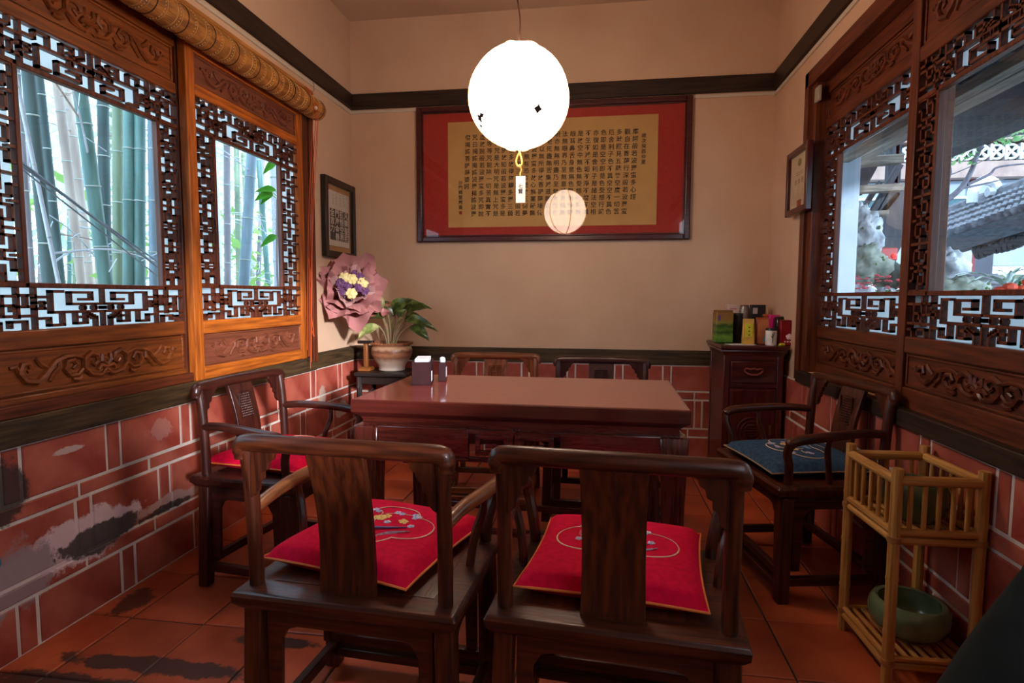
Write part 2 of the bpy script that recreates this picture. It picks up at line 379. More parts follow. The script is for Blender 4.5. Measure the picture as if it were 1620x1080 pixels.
def lattice_strip(m, s0, s1, z0, z1, put, t=.0098, flip=False):
    c = (s0+s1)/2; hw = (s1-s0)/2; hz = z1-z0
    for (u0, w0), (u1, w1) in HALF:
        for sg in (1, -1):
            a0, a1 = c+sg*u0*hw, c+sg*u1*hw
            b0, b1 = (z0+w0*hz, z0+w1*hz) if not flip else (z1-w0*hz, z1-w1*hz)
            if u0 == u1 or w0 == w1: put(m, min(a0, a1)-t/2, max(a0, a1)+t/2, min(b0, b1)-t/2, max(b0, b1)+t/2)
            else:
                for k in range(4):
                    f0, f1 = k/4, (k+1)/4
                    put(m, min(a0+(a1-a0)*f0, a0+(a1-a0)*f1)-t/2, max(a0+(a1-a0)*f0, a0+(a1-a0)*f1)+t/2, min(b0+(b1-b0)*f0, b0+(b1-b0)*f1)-t/2, max(b0+(b1-b0)*f0, b0+(b1-b0)*f1)+t/2)
            if u0 == 0 and u1 == 0: break
    for uu, ww in ((0, .5), (.09, .5), (.2, .5)):
        for sg in (1, -1):
            b = z0+ww*hz; put(m, c+sg*uu*hw-.009, c+sg*uu*hw+.009, b-.007, b+.007)
def lattice_side(m, s0, s1, z0, z1, put, t=.0095):
    w_ = s1-s0; n = 4; h = (z1-z0)/n
    for k in range(n):
        a = z0+k*h
        segs = [((.5, 0), (.5, .30)), ((.5, .70), (.5, 1)), ((0, 0), (1, 0)), ((.2, .15), (.5, .15)), ((.2, .15), (.2, .42)), ((.2, .42), (.8, .42)), ((.8, .42), (.8, .22)), ((.8, .22), (1, .22)),
                ((.2, .58), (.8, .58)), ((.2, .58), (.2, .80)), ((0, .80), (.2, .80)), ((.8, .58), (.8, .86)), ((.5, .86), (.8, .86)), ((.5, .42), (.5, .58)), ((.0, .5), (.2, .5)), ((.8, .5), (1, .5))]
        for (u0, w0), (u1, w1) in segs:
            if k % 2: u0, u1 = 1-u0, 1-u1
            put(m, s0+min(u0, u1)*w_-t/2, s0+max(u0, u1)*w_+t/2, a+min(w0, w1)*h-t/2, a+max(w0, w1)*h+t/2)
    put(m, s0, s1, z1-t/2, z1+t/2)
def spiral(c, r0, r1, a0, a1, n=14):
    return [(c[0]+(r0+(r1-r0)*i/n)*math.cos(a0+(a1-a0)*i/n), c[1]+(r0+(r1-r0)*i/n)*math.sin(a0+(a1-a0)*i/n)) for i in range(n+1)]
def carving_paths(W, H):
    """scrolling vine relief in the half plane, s in -W/2..W/2, z in -H/2..H/2"""
    P = []; k = H/.15
    for sg in (1, -1):
        def q(p): return [(sg*a*W, b*k) for a, b in p]
        P.append((q([(0.0, -.045), (.04, -.055), (.09, -.045), (.125, -.01), (.12, .03), (.085, .048), (.05, .035), (.045, .008), (.068, -.006), (.085, .008)]), .0075))
        P.append((q([(.125, -.01), (.16, -.04), (.20, -.038), (.225, -.008), (.21, .022), (.18, .026), (.165, .005), (.185, -.01)]), .0065))
        P.append((q([(.13, .03), (.17, .045), (.22, .045), (.27, .03), (.32, -.02), (.36, -.045), (.41, -.035), (.435, 0), (.42, .03), (.39, .032), (.382, .008), (.40, 0)]), .0075))
        P.append((q([(.435, 0), (.45, .025), (.475, .022)]), .006)); P.append((q([(.30, .0), (.34, .025), (.36, .05)]), .006)); P.append((q([(.25, .035), (.25, .0), (.28, -.025), (.30, -.05)]), .006))
        P.append((q([(.14, -.05), (.16, -.06), (.19, -.055)]), .006)); P.append((q([(.0, -.012), (.025, .01), (.022, .04)]), .007)); P.append((q([(.0, -.02), (.035, -.012), (.05, -.03)]), .007)); P.append((q([(.0, -.03), (.02, -.05), (.03, -.06)]), .006))
    return P
def window_panel(n, nx, xf, s0, s1, label, zz, mats):
    """zz: z levels; s0..s1 lattice extent along the wall; nx room-side normal; xf front plane"""
    st, ml, mr_, mc = mats
    root = thing('window_%d' % n, label, 'window', (xf, (s0+s1)/2, zz['bot']), kind='structure')
    oy, oz = (s0+s1)/2, zz['bot']
    def BX(m, a0, a1, b0, b1, d0=0, d1=.035):   # d measured from front plane into the wall
        x0, x1 = -nx*d0, -nx*d1; m.box(min(x0, x1), max(x0, x1), a0-oy, a1-oy, b0-oz, b1-oz)
    sw = .06
    for a in (s0-sw, s1): m = MB(); BX(m, a, a+sw, zz['bot'], zz['top'], 0, .04); m.build('stile', wood(st, 'z'), root, bevel=.004)
    for a, b in ((zz['bot'], zz['c0']), (zz['c1'], zz['l0']), (zz['l1'], zz['t0']), (zz['t1'], zz['top'])):
        m = MB(); BX(m, s0, s1, a, b, .002, .036); m.build('rail', wood(mr_, 'y'), root, bevel=.005)
    # carved boards
    for a, b, tilt in ((zz['c0'], zz['c1'], 1), (zz['t0'], zz['t1'], 0)):
        m = MB(); BX(m, s0, s1, a, b, .016, .03)
        cb = m.build('carved_board', wood(mc, 'y'), root)
        m = MB(); e = .012
        for q in ((s0+.005, s1-.005, a+.004, a+e), (s0+.005, s1-.005, b-e, b-.004), (s0+.005, s0+e+.004, a, b), (s1-e-.004, s1-.005, a, b)): BX(m, *q, .010, .018)
        m.build('moulding', wood(mc, 'y'), cb, bevel=.002)
        m = MB(); cy, cz = (s0+s1)/2, (a+b)/2
        for path, r in carving_paths((s1-s0)*.92, (b-a)*.82):
            pts = [(-nx*.013, cy-oy+p*(-nx), cz-oz+z) for p, z in path]
            k = len(pts); rr = [1.45*r*(.55+.6*math.sin(math.pi*min(1, (i+.6)/k))) for i in range(k)]
            m.tube(pts, rr, 6, flat=.9)
        for sg in (1, -1):
            for i in range(5): m.ball((-nx*.016, cy-oy+sg*.014*math.cos(i*1.26), cz-oz+.014*math.sin(i*1.26)), (.006, .009, .009), 8, 5)
        m.build('carving', wood(mc, 'y'), cb)
    # lattice and pane
    p0, p1, q0, q1 = zz['py0'], zz['py1'], zz['p0'], zz['p1']; t = .018
    def put(m, a0, a1, b0, b1): BX(m, a0, a1, b0, b1, .008, .028)
    for nm, args in (('b', (s0, s1, zz['l0'], q0-t)), ('t', (s0, s1, q1+t, zz['l1']))):
        m = MB(); lattice_strip(m, *args, put, flip=(nm == 't')); m.build('lattice', wood(ml, 'y'), root, smooth=False)
    for a0, a1 in ((s0, p0-t), (p1+t, s1)):
        m = MB(); lattice_side(m, a0, a1, q0, q1, put); m.build('lattice', wood(ml, 'z'), root, smooth=False)
    for a0, a1, b0, b1 in ((p0-t, p0, q0-t, q1+t), (p1, p1+t, q0-t, q1+t), (s0, s1, q0-t, q0), (s0, s1, q1, q1+t)):
        m = MB(); BX(m, a0, a1, b0, b1, .004, .032); m.build('pane_frame', wood(ml, 'z'), root, bevel=.003)
    m = MB(); BX(m, p0, p1, q0, q1, .020, .0225); m.build('pane', M_GLASS, root, smooth=False)
    m = MB(); t2 = .9
    for a0, a1, b0, b1 in ((s0, s1, zz['l0'], q0-t), (s0, s1, q1+t, zz['l1']), (s0, p0-t, q0-t, q1+t), (p1+t, s1, q0-t, q1+t)): BX(m, a0, a1, b0, b1, .034, .037)
    m.build('frosted_glass', M_FROST, root, smooth=False)
    return root
ZL = dict(bot=.80, c0=.862, c1=1.018, l0=1.082, l1=2.125, t0=2.178, t1=2.315, top=2.40, p0=1.255, p1=1.965)
WM_L1 = ('redbrown', 'redbrown', 'carved_brown', 'carved_brown'); WM_L2 = ('orange', 'redbrown', 'orange', 'carved')
window_panel(1, 1, XL-.004, 1.585, 2.460, 'carved lattice window nearest the viewer in the left wall, widest bamboo view', dict(ZL, py0=1.722, py1=2.336, p0=1.243, p1=1.954, l1=2.108, t0=2.155), WM_L1)
window_panel(2, 1, XL+.042, 2.523, 3.45, 'narrower looking lattice window beside the corner, under the blind end', dict(ZL, py0=2.665, py1=3.247), WM_L2)
window_panel(5, 1, XL-.03, .50, 1.45, 'carved lattice window in the left wall just out of view', dict(ZL, py0=.64, py1=1.31), WM_L1)
ZR = dict(bot=.77, c0=.852, c1=.985, l0=1.05, l1=2.085, t0=2.14, t1=2.315, top=2.384, p0=1.225, p1=1.915)
WM_R = ('redbrown', 'redbrown', 'redbrown', 'redbrown')
window_panel(3, -1, XR+.042, 2.44, 3.53, 'right lattice window beside the certificate, showing the white post and rockery', dict(ZR, py0=2.565, py1=3.34, bot=.776, p1=1.951, l0=1.042, l1=2.125, t0=2.18, c0=.834, c1=.974), WM_R)
window_panel(4, -1, XR, 1.58, 2.478, 'large right lattice window nearest the viewer, showing the tiled roof', dict(ZR, py0=1.715, py1=2.338, p1=1.936), WM_R)
# outer window casings
def casing(n, mbs, label, kind):
    r = thing('window_%d' % n, label, 'window frame', (0, 0, 0), kind='structure')
    for nm, mb, ax in mbs: mb.build(nm, wood(kind, ax), r, bevel=.004)
casing(7, [('jamb', MB().box(XL-.08, XL+.03, 3.512, 3.60, .80, 2.44), 'z'), ('jamb', MB().box(XL-.08, XL+.04, 3.605, 3.66, .76, 2.44), 'z'), ('head', MB().box(XL-.08, XL+.03, WY0, 3.66, 2.402, 2.44), 'y'), ('bottom_board', MB().box(XL-.002, XL+.03, WY0, 2.46, .80, .842), 'y')], 'brown outer frame around the left windows', 'redbrown')
casing(8, [('jamb', MB().box(XR-.03, XR+.09, 3.60, 3.66, .72, 2.47), 'z'), ('jamb', MB().box(XR-.012, XR+.09, 3.52, 3.598, .775, 2.384), 'z'), ('head', MB().box(XR-.03, XR+.09, RY0, 3.66, 2.385, 2.47), 'y')], 'brown outer frame around the right windows', 'redbrown')

# ------------------------------------------------------------------ yoke-back armchairs
def spl(pts, n=6):
    """Catmull-Rom through points"""
    P = [Vector(p) for p in pts]; P = [P[0]*2-P[1]] + P + [P[-1]*2-P[-2]]; out = []
    for i in range(1, len(P)-2):
        for k in range(n):
            t = k/n; a, b, c, d = P[i-1], P[i], P[i+1], P[i+2]
            out.append(.5*((2*b) + (c-a)*t + (2*a-5*b+4*c-d)*t*t + (3*b-a-3*c+d)*t**3))
    out.append(P[-2]); return out
SEAT, RAIL = .47, .845
def make_chair(name, label, wk='chair', ak='chair', loc=(0, 0, 0), rot=0, rail=.845):
    r = thing(name, label, 'armchair', loc, rot, 'low-back armchairs around the table')
    W = .252; yb, yf = -.19, .195
    MB().loft([(.265, .222, .418), (.278, .232, .426), (.29, .243, .440), (.292, .245, .458), (.286, .239, .468), (.278, .231, SEAT)]).build('seat', wood(wk, 'x'), r, bevel=.003)
    sp = MB().loft([(.215, .17, SEAT-.004), (.215, .17, SEAT+.0015), (.212, .167, SEAT+.0025)]).build('seat_panel', wood(wk, 'y'), r)
    for sx in (-1, 1):
        for y in (yb, yf):
            m = MB(); s_ = 1 if y > 0 else -1
            m.add([(sx*W+a*.024, y+b*.024, .42) for a, b in ((-1, -1), (1, -1), (1, 1), (-1, 1))] + [(sx*(W+.012)+a*.022, y+s_*.012+b*.022, 0) for a, b in ((-1, -1), (1, -1), (1, 1), (-1, 1))],
                  [(0, 1, 2, 3), (7, 6, 5, 4), (0, 4, 5, 1), (1, 5, 6, 2), (2, 6, 7, 3), (3, 7, 4, 0)])
            m.build('leg', wood(wk, 'z'), r, bevel=.004)
    # aprons with inner stiles forming an arched opening
    def apron(fn, half):
        i = half-.03; w_ = .045
        out = [(-i, .43), (i, .43), (i, .12), (i-w_+.012, .12), (i-w_+.006, .33), (i-w_-.012, .362), (i-w_-.04, .37), (-i+w_+.04, .37), (-i+w_+.012, .362), (-i+w_-.006, .33), (-i+w_-.012, .12), (-i, .12)]
        m = MB(); m.prism(out, fn, -.008, .008); return m
    apron(lambda a, b, d: (a, yb+d, b), W).build('apron', wood(wk, 'x'), r, bevel=.002)
    apron(lambda a, b, d: (a, yf+d, b), W).build('apron', wood(wk, 'x'), r, bevel=.002)
    for sx in (-1, 1): apron(lambda a, b, d: (sx*W+d, a, b), .195).build('apron', wood(wk, 'y'), r, bevel=.002)
    for y in (yb, yf): MB().box(-W-.01, W+.01, y-.014, y+.014, .085, .12).build('stretcher', wood(wk, 'x'), r, bevel=.004)
    for sx in (-1, 1): MB().box(sx*W-.014, sx*W+.014, yb, yf, .06, .095).build('stretcher', wood(wk, 'y'), r, bevel=.004)
    MB().box(-W-.02, W+.02, yf-.02, yf+.03, .045, .075).build('footrest', wood(wk, 'x'), r, bevel=.004)
    # back
    for sx in (-1, 1):
        MB().tube(spl([(sx*W, yb, .44), (sx*W, yb-.004, .60), (sx*W, yb-.014, .74), (sx*W, yb-.028, rail-.02)]), .0185, 12).build('back_post', wood(wk, 'z'), r)
        m = MB(); q = [(0, 0), (-.078, 0), (-.078, -.012), (-.066, -.018), (-.062, -.032), (-.05, -.04), (-.046, -.058), (-.034, -.064), (-.034, -.082), (-.022, -.09), (-.020, -.112), (-.008, -.125), (0, -.13)]
        m.prism(q, lambda a, b, d: (sx*(W-.012+a), yb-.026-.10*b*0+.09*(-b)*.2+d, rail-.028+b), -.008, .008)
        m.build('bracket', wood(wk, 'z'), r, bevel=.0015)
    pts = spl([(-W-.012, yb-.026, rail-.06), (-W-.011, yb-.028, rail-.034), (-W+.004, yb-.030, rail-.021), (-W*.6, yb-.038, rail-.018), (0, yb-.046, rail-.016), (W*.6, yb-.038, rail-.018), (W-.004, yb-.030, rail-.021), (W+.011, yb-.028, rail-.034), (W+.012, yb-.026, rail-.06)], 5)
    MB().tube(pts, [.019]*3 + [.022]*(len(pts)-6) + [.019]*3, 12).build('top_rail', wood(wk, 'x'), r)
    # splat
    m = MB(); n = 10; wd = .074
    vs = []
    for i in range(n+1):
        t = i/n; z = SEAT-.01+(rail-.03-SEAT+.01)*t; y = yb+.018*math.sin(t*math.pi*1.1)-.044*t; ww = wd*(1-.04*math.sin(t*math.pi))
        vs += [(-ww, y-.009, z), (ww, y-.009, z), (ww, y+.009, z), (-ww, y+.009, z)]
    fs = [(3, 2, 1, 0), (n*4, n*4+1, n*4+2, n*4+3)]
    for i in range(n):
        for j in range(4): fs.append((i*4+j, i*4+(j+1) % 4, i*4+4+(j+1) % 4, i*4+4+j))
    m.add(vs, fs); s_ = m.build('splat', wood(wk, 'z'), r, bevel=.002)
    m = MB(); rr = random.Random(3)                      # carved square on the sitter's side
    for i in range(7):
        for j in range(10):
            z = .665+j*.0105; t = (z-SEAT)/(rail-.03-SEAT); y = yb+.018*math.sin(t*math.pi*1.1)-.044*t+.010
            m.ball((-.030+i*.010, y, z), (.0052+rr.uniform(-.001, .001), .0035, .0052), 6, 4)
    for a, b, c, d in ((-.04, -.036, .655, .77), (.036, .04, .655, .77), (-.04, .04, .652, .656), (-.04, .04, .768, .772)):
        z = (c+d)/2; t = (z-SEAT)/(rail-.03-SEAT); y = yb+.018*math.sin(t*math.pi*1.1)-.044*t
        m.box(a, b, y+.004, y+.0125, c, d)
    m.build('carved_medallion', wood(wk, 'z'), s_)
    # arms
    for sx in (-1, 1):
        p = spl([(sx*W, yb-.005, .665), (sx*(W+.012), yb+.09, .672), (sx*(W+.03), .02, .668), (sx*(W+.038), .12, .660), (sx*(W+.036), .185, .650), (sx*(W+.03), .212, .630)], 5)
        k = len(p); a = MB().tube(p, [.017+.005*i/k for i in range(k-3)] + [.022, .021, .014], 12).build('armrest', wood(ak, 'y'), r)
        MB().tube(spl([(sx*(W+.032), .202, .638), (sx*(W+.022), .208, .60), (sx*(W+.008), .192, .55), (sx*W, .188, .50), (sx*W, .19, .462)], 4), .0165, 10).build('arm_support', wood(wk, 'z'), r)
        MB().tube(spl([(sx*(W+.031), .045, .662), (sx*(W+.026), .052, .61), (sx*(W+.008), .035, .55), (sx*(W-.002), .02, .464)], 4), [.010]*4+[.012]*9, 8).build('spindle', wood(wk, 'z'), r)
    return r
make_chair('armchair', 'dark wooden armchair seen from behind on the near left, cushion turned askew', 'chair', 'arm', (-.590, 1.500, 0), R_(-3.5), .862)
make_chair('armchair', 'dark wooden armchair seen from behind on the near right, largest chair in view', 'chair', 'chair', (.055, 1.486, 0), R_(-4.5), .862)
make_chair('armchair', 'dark wooden armchair with red cushion standing against the left brick wall', 'chair2', 'chair2', (-1.37, 2.37, 0), R_(-97))
make_chair('armchair', 'dark wooden armchair with a blue cushion against the right wall', 'chair', 'chair', (.875, 2.665, 0), R_(101)).scale = (1.05, 1.0, 1.0)
make_chair('armchair', 'warm brown armchair behind the table nearer the potted plant', 'chair3', 'chair3', (-.632, 3.37, 0), R_(182))
make_chair('armchair', 'glossy near-black armchair behind the table nearer the cabinet', 'chair2', 'chair2', (.005, 3.24, 0), R_(177))

# ------------------------------------------------------------------ cushions
def red_cloth(name, c1, c2): return pmat(name, c1, c2, nscale=60, detail=2, rough=.85, bump=.15, bscale=400, spec=.15)
M_RED = red_cloth('crimson_cloth', (206, 0, 50), (222, 2, 60)); M_BLUE = red_cloth('navy_cloth', (46, 72, 102), (62, 92, 124))
M_PIPE = pmat('gold_piping', (226, 120, 50), rough=.6); M_THREAD = pmat('cream_thread', (236, 206, 170), rough=.7)
M_BLOS = pmat('lilac_thread', (176, 172, 206), (206, 204, 226), nscale=90, rough=.7); M_GOLD = pmat('yellow_thread', (236, 200, 110), rough=.7); M_SKYB = pmat('blue_thread', (108, 138, 186), rough=.7); M_GREYT = pmat('grey_thread', (196, 178, 186), (150, 120, 140), nscale=120, rough=.7)
CA = .225
def cush_z(x, y, top=1):
    a = max(0, 1-abs(x/CA)**3.2); b = max(0, 1-abs(y/CA)**3.2)
    return .030 + (top*(.046 if top > 0 else .029))*(a*b)**.27 + .004*math.sin(9*x+2)*math.sin(7*y)*math.sqrt(a*b)
def cushion(label, loc, rot, cloth, tagged=False, pipe=None, tilt=(0, 0), group='seat cushions'):
    r = thing('seat_cushion', label, 'cushion', loc, rot, group); r.rotation_euler = (tilt[0], tilt[1], rot)
    n = 22
    def shape(u, v):      # pillow outline: sides bow in a little, corners stick out
        x, y = u*CA, v*CA; return x*(1-.05*(1-abs(v)**2)*abs(u)), y*(1-.05*(1-abs(u)**2)*abs(v))
    m = MB(); vs = []; fs = []
    for s_ in (1, -1):
        for i in range(n+1):
            for j in range(n+1):
                u, v = -1+2*i/n, -1+2*j/n; x, y = shape(u, v); vs.append((x, y, cush_z(u*CA, v*CA, s_)))
    K = (n+1)**2
    for s_ in (0, 1):
        for i in range(n):
            for j in range(n):
                a = s_*K+i*(n+1)+j; q = (a, a+1, a+n+2, a+n+1); fs.append(q if s_ else q[::-1])
    m.add(vs, fs)
    o = m.build('cover', cloth, r, angle=170)
    edge = [shape(-1+2*i/10, -1) for i in range(10)] + [shape(1, -1+2*i/10) for i in range(10)] + [shape(1-2*i/10, 1) for i in range(10)] + [shape(-1, 1-2*i/10) for i in range(10)]
    MB().tube([(x*1.004, y*1.004, .030) for x, y in edge], .0032, 6, closed=True).build('piping', pipe or M_PIPE, r)
    def P(x, y, h=.0012): return (x, y, cush_z(x, y)+h)
    # quatrefoil outline
    pts = []
    for i in range(72):
        a = 2*math.pi*i/72; rr = .112+.022*abs(math.cos(2*a))**.7-.010*abs(math.sin(2*a))**6; rr += .010*math.cos(2*a); pts.append(P(rr*1.12*math.cos(a), rr*math.sin(a)))
    MB().tube(pts, .0022, 5, closed=True, flat=.5).build('embroidered_border', M_THREAD, r)
    def blossoms(spots, rad, mat, nm, petals=5):
        m = MB()
        for (cx, cy) in spots:
            for k in range(petals):
                a = k*6.283/petals+cx*40; m.ball(P(cx+rad*math.cos(a), cy+rad*math.sin(a), .0008), (rad*.75, rad*.75, .0018), 6, 4)
        m.build(nm, mat, r)
    blossoms([(-.10, .075), (-.078, .082), (-.085, .062), (-.06, .072), (.06, .086), (.078, .078), (.07, .068), (.0, .083), (.018, .079), (-.10, -.01), (-.085, -.004), (.01, .012), (.09, .012)], .0065, M_BLOS, 'embroidered_blossoms')
    blossoms([(-.03, .038), (-.015, .048), (-.04, .028), (-.02, .028)], .0085, M_GOLD, 'embroidered_peony'); blossoms([(.048, .036), (.056, .030)], .008, M_GOLD, 'embroidered_butterfly', 4)
    m = MB(); m.tube([P(-.02, -.045), P(.01, -.035), P(.05, -.018), (P(.085, .0))], [.004, .011, .007, .003], 6, flat=.25); m.ball(P(-.022, -.046), (.007, .006, .002), 6, 4); m.build('embroidered_bird', M_SKYB, r)
    m = MB()
    for k in range(14): m.tube([P(.035+.004*k, -.075+.003*k), P(.055+.004*k, -.045+.002*k)], .0028, 4, flat=.3)
    m.build('embroidered_rock', M_GREYT, r)
    m = MB()
    for pth in ([(-.045, .07), (-.035, .045), (-.03, .0), (-.02, -.02)], [(-.035, .06), (-.05, .075)], [(-.09, -.07), (-.05, -.078), (.0, -.07), (.04, -.08)], [(-.1, .01), (-.07, .015), (-.05, .005)], [(-.03, .06), (0, .075), (.05, .08)]): m.tube(spl([P(*q) for q in pth], 3), .0014, 4, flat=.5)
    m.build('embroidered_twigs', M_THREAD, r)
    if tagged:
        m = MB(); m.box(-.105, -.077, .012, .046, .0735, .0775); tg = m.build('sewn_label', pmat('pink_label', (222, 70, 110), rough=.7), r); tg['label'] = 'pink sewn label with dark characters'
        m = MB()
        for k in range(3): m.box(-.098, -.084, .018+.009*k, .0205+.009*k, .0774, .0782); m.box(-.0925, -.0895, .016+.009*k, .024+.009*k, .0774, .0782)
        m.build('label_lettering', M_BLACK, tg)
    return r
ZS = SEAT+.001
cushion('crimson cushion with a bird and blossom emblem on the near left armchair', (-.612, 1.565, ZS), R_(-14), M_RED)
cushion('crimson cushion with a pink sewn label on the near right armchair', (.055, 1.545, ZS), R_(-7), M_RED, True)
cushion('red cushion on the armchair by the left brick wall', (-1.375, 2.375, ZS), R_(-99), M_RED)
cushion('navy blue embroidered cushion on the armchair by the right wall', (.862, 2.665, ZS), R_(102), M_BLUE, pipe=pmat('beige_piping', (176, 150, 120), rough=.7))
cushion('red cushion on the warm brown armchair behind the table', (-.63, 3.34, ZS), R_(180), M_RED)
cushion('blue cushion on the glossy black armchair behind the table', (.0, 3.21, ZS), R_(178), pmat('light_blue_cloth', (70, 120, 176), (86, 136, 190), nscale=60, rough=.85))

# ------------------------------------------------------------------ table
TX0, TX1, TY0, TY1, TZ = -.945, .333, 2.115, 2.875, .80
tcx, tcy, thx, thy = (TX0+TX1)/2, (TY0+TY1)/2, (TX1-TX0)/2, (TY1-TY0)/2
tb = thing('dining_table', 'large red-brown lacquered table with carved fret apron in the middle', 'table', (tcx, tcy, 0), R_(-.8))
T_ = lambda a: wood('table', a)
top = MB().loft([(thx-.03, thy-.03, .722), (thx-.03, thy-.03, .728), (thx-.018, thy-.018, .738), (thx-.003, thy-.003, .748), (thx, thy, .752), (thx, thy, .796), (thx-.004, thy-.004, TZ)]).build('table_top', table_top_mat(), tb, angle=20)
m_glare = table_top_mat().copy(); m_glare.name = 'table_glare_lacquer'
for nd in m_glare.node_tree.nodes:
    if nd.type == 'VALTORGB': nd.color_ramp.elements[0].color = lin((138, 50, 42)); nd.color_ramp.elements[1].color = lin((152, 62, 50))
MB().loft([(thx-.012, thy-.012, TZ-.002), (thx-.012, thy-.012, TZ+.0006)]).build('glare_panel', m_glare, top)  # added sheet over the slab: glare on the top painted as lighter red
MB().loft([(thx-.035, thy-.035, .695), (thx-.035, thy-.035, .723)]).build('waist', T_('x'), tb)
for sx in (-1, 1):
    for sy in (-1, 1):
        m = MB(); cx, cy = sx*(thx-.055), sy*(thy-.055)
        secs = [(.040, 0), (.043, .012), (.040, .05), (.036, .09), (.042, .45), (.047, .60), (.05, .69), (.045, .698)]
        vs = []; 
        for h, z in secs: vs += [(cx-h, cy-h, z), (cx+h, cy-h, z), (cx+h, cy+h, z), (cx-h, cy+h, z)]
        fs = [(3, 2, 1, 0), tuple(range(len(vs)-4, len(vs)))]
        for i in range(len(secs)-1):
            for j in range(4): fs.append((i*4+j, i*4+(j+1) % 4, i*4+4+(j+1) % 4, i*4+4+j))
        m.add(vs, fs); m.build('leg', T_('z'), tb, bevel=.005)
def table_side(fn, half, nm):
    H0, H1 = .698, .605; c = .175     # c: half-width of the pierced fret
    for sg in (1, -1):
        q = [(c, H0), (half, H0), (half, .575), (half-.02, H1), (c+.22, H1), (c+.16, H1-.012), (c+.12, H1-.035), (c, H1-.035)]
        m = MB(); m.prism([(sg*a, b) for a, b in q], fn, -.013, .013); ap = m.build('apron', T_(nm), tb, bevel=.004)
        m = MB(); pth = [(c-.0, H1-.027), (c+.115, H1-.027), (c+.165, H1-.002), (c+.22, H1+.009), (half-.005, H1+.009), (half-.005, .58)]
        m.tube([fn(sg*a, b, -.014) for a, b in pth], .004, 6); m.build('beading', T_(nm), ap)
        m = MB()
        for a0, b0, a1, b1 in ((.006, H0-.012, c, H0-.012), (.012, H1-.025, .012, H0), (.03, H0-.03, .14, H0-.03), (.14, H0-.03, .14, H1-.005), (.075, H1+.0, .14, H1+.0), (.075, H1+.0, .075, H1+.03), (.075, H1+.03, .105, H1+.03), (.03, H0-.03, .03, H1-.025), (0, H1-.027, c+.01, H1-.027)):
            pa, pb = Vector(fn(sg*a0, b0, 0)), Vector(fn(sg*a1, b1, 0)); d = (pb-pa).normalized()
            m.bar(pa-d*.006, pb+d*.006, .018, .016, up=Vector(fn(0, 0, 1))-Vector(fn(0, 0, 0)))
        m.build('fret', T_(nm), ap, bevel=.002)
        m = MB(); m.bar(fn(sg*(c+.20), H1-.02, 0), fn(sg*(half-.02), H1-.02, 0), .016, .016); m.ball(fn(sg*(half-.12), H1-.008, -.006), .014); m.build('corner_fret', T_(nm), ap, bevel=.002)
table_side(lambda a, b, d: (a, -(thy-.03)+d, b), thx-.10, 'x'); table_side(lambda a, b, d: (a, (thy-.03)-d, b), thx-.10, 'x')
table_side(lambda a, b, d: (-(thx-.03)+d, a, b), thy-.10, 'y'); table_side(lambda a, b, d: ((thx-.03)-d, a, b), thy-.10, 'y')
for sy in (-1, 1): MB().box(-thx+.06, thx-.06, sy*(thy-.055)-.014, sy*(thy-.055)+.014, .135, .165).build('stretcher', T_('x'), tb, bevel=.004) if sy > 0 else None
MB().box(-thx+.06, thx-.06, -.016, .016, .135, .165).build('stretcher', T_('x'), tb, bevel=.004)

# menu box on the table
q0 = at(655, 609, 'z', TZ); 
mh = thing('menu_box', 'dark maroon box holding white cards on the table corner', 'menu box', (q0.x+.02, q0.y+.075, TZ+.001), R_(12))
M_MAR = pmat('maroon_card', (44, 11, 14), (54, 16, 18), nscale=20, rough=.6, spec=.25)
bw, bd, bh, th = .085, .17, .105, .005
for nm, b in (('base', (-bw/2, bw/2, -bd/2, bd/2, 0, th)), ('front_panel', (-bw/2, bw/2, -bd/2, -bd/2+th, th, bh)), ('back_panel', (-bw/2, bw/2, bd/2-th, bd/2, th, bh)), ('side_panel', (-bw/2, -bw/2+th, -bd/2+th, bd/2-th, th, bh)), ('side_panel', (bw/2-th, bw/2, -bd/2+th, bd/2-th, th, bh))):
    MB().box(*b).build(nm, M_MAR, mh, bevel=.001)
MB().box(bw/2-.001, bw/2+.0008, -bd/2+.02, -bd/2+.07, .015, .06).build('white_sticker', pmat('white_paper', (226, 230, 240), rough=.8), mh)
cl = MB().box(-bw/2+.012, bw/2-.012, -bd/2+.012, bd/2-.012, th+.001, bh+.012).build('card_stack', pmat('white_paper', (226, 230, 240)), mh)
m2 = thing('condiment_box', 'small maroon box with a white roll beside the menu box', 'box', (q0.x+.088, q0.y+.165, TZ+.001), R_(12))
MB().box(-.018, .018, -.045, .045, 0, .088).build('body', M_MAR, m2, bevel=.002)
MB().box(.0175, .019, -.03, .02, .02, .065).build('white_sticker', pmat('white_paper', (226, 230, 240)), m2)
MB().lathe([(.012, .08), (.014, .095), (.012, .108), (.006, .112)], 12).build('napkin_roll', pmat('white_paper', (226, 230, 240)), m2)

# ------------------------------------------------------------------ lantern
lp = Vector((-.358, 2.58, 2.062)); LR = .214
lt = thing('paper_lantern', 'round white glowing paper lantern hanging above the table', 'lantern', (lp.x, lp.y, lp.z))
m_l = bpy.data.materials.new('glowing_paper'); m_l.use_nodes = True; nt = m_l.node_tree; N = nt.nodes; b = N['Principled BSDF']
b.inputs['Base Color'].default_value = lin((240, 234, 224)); b.inputs['Roughness'].default_value = .9
wv = N.new('ShaderNodeTexWave'); wv.bands_direction = 'Z'; wv.inputs['Scale'].default_value = 16; tc = N.new('ShaderNodeTexCoord'); nt.links.new(tc.outputs['Object'], wv.inputs[0])
mr = N.new('ShaderNodeMapRange'); mr.inputs['To Min'].default_value = LAMP*.72; mr.inputs['To Max'].default_value = LAMP; nt.links.new(wv.outputs['Fac'], mr.inputs[0])
b.inputs['Emission Color'].default_value = (1.0, .76, .58, 1); nt.links.new(mr.outputs[0], b.inputs['Emission Strength'])
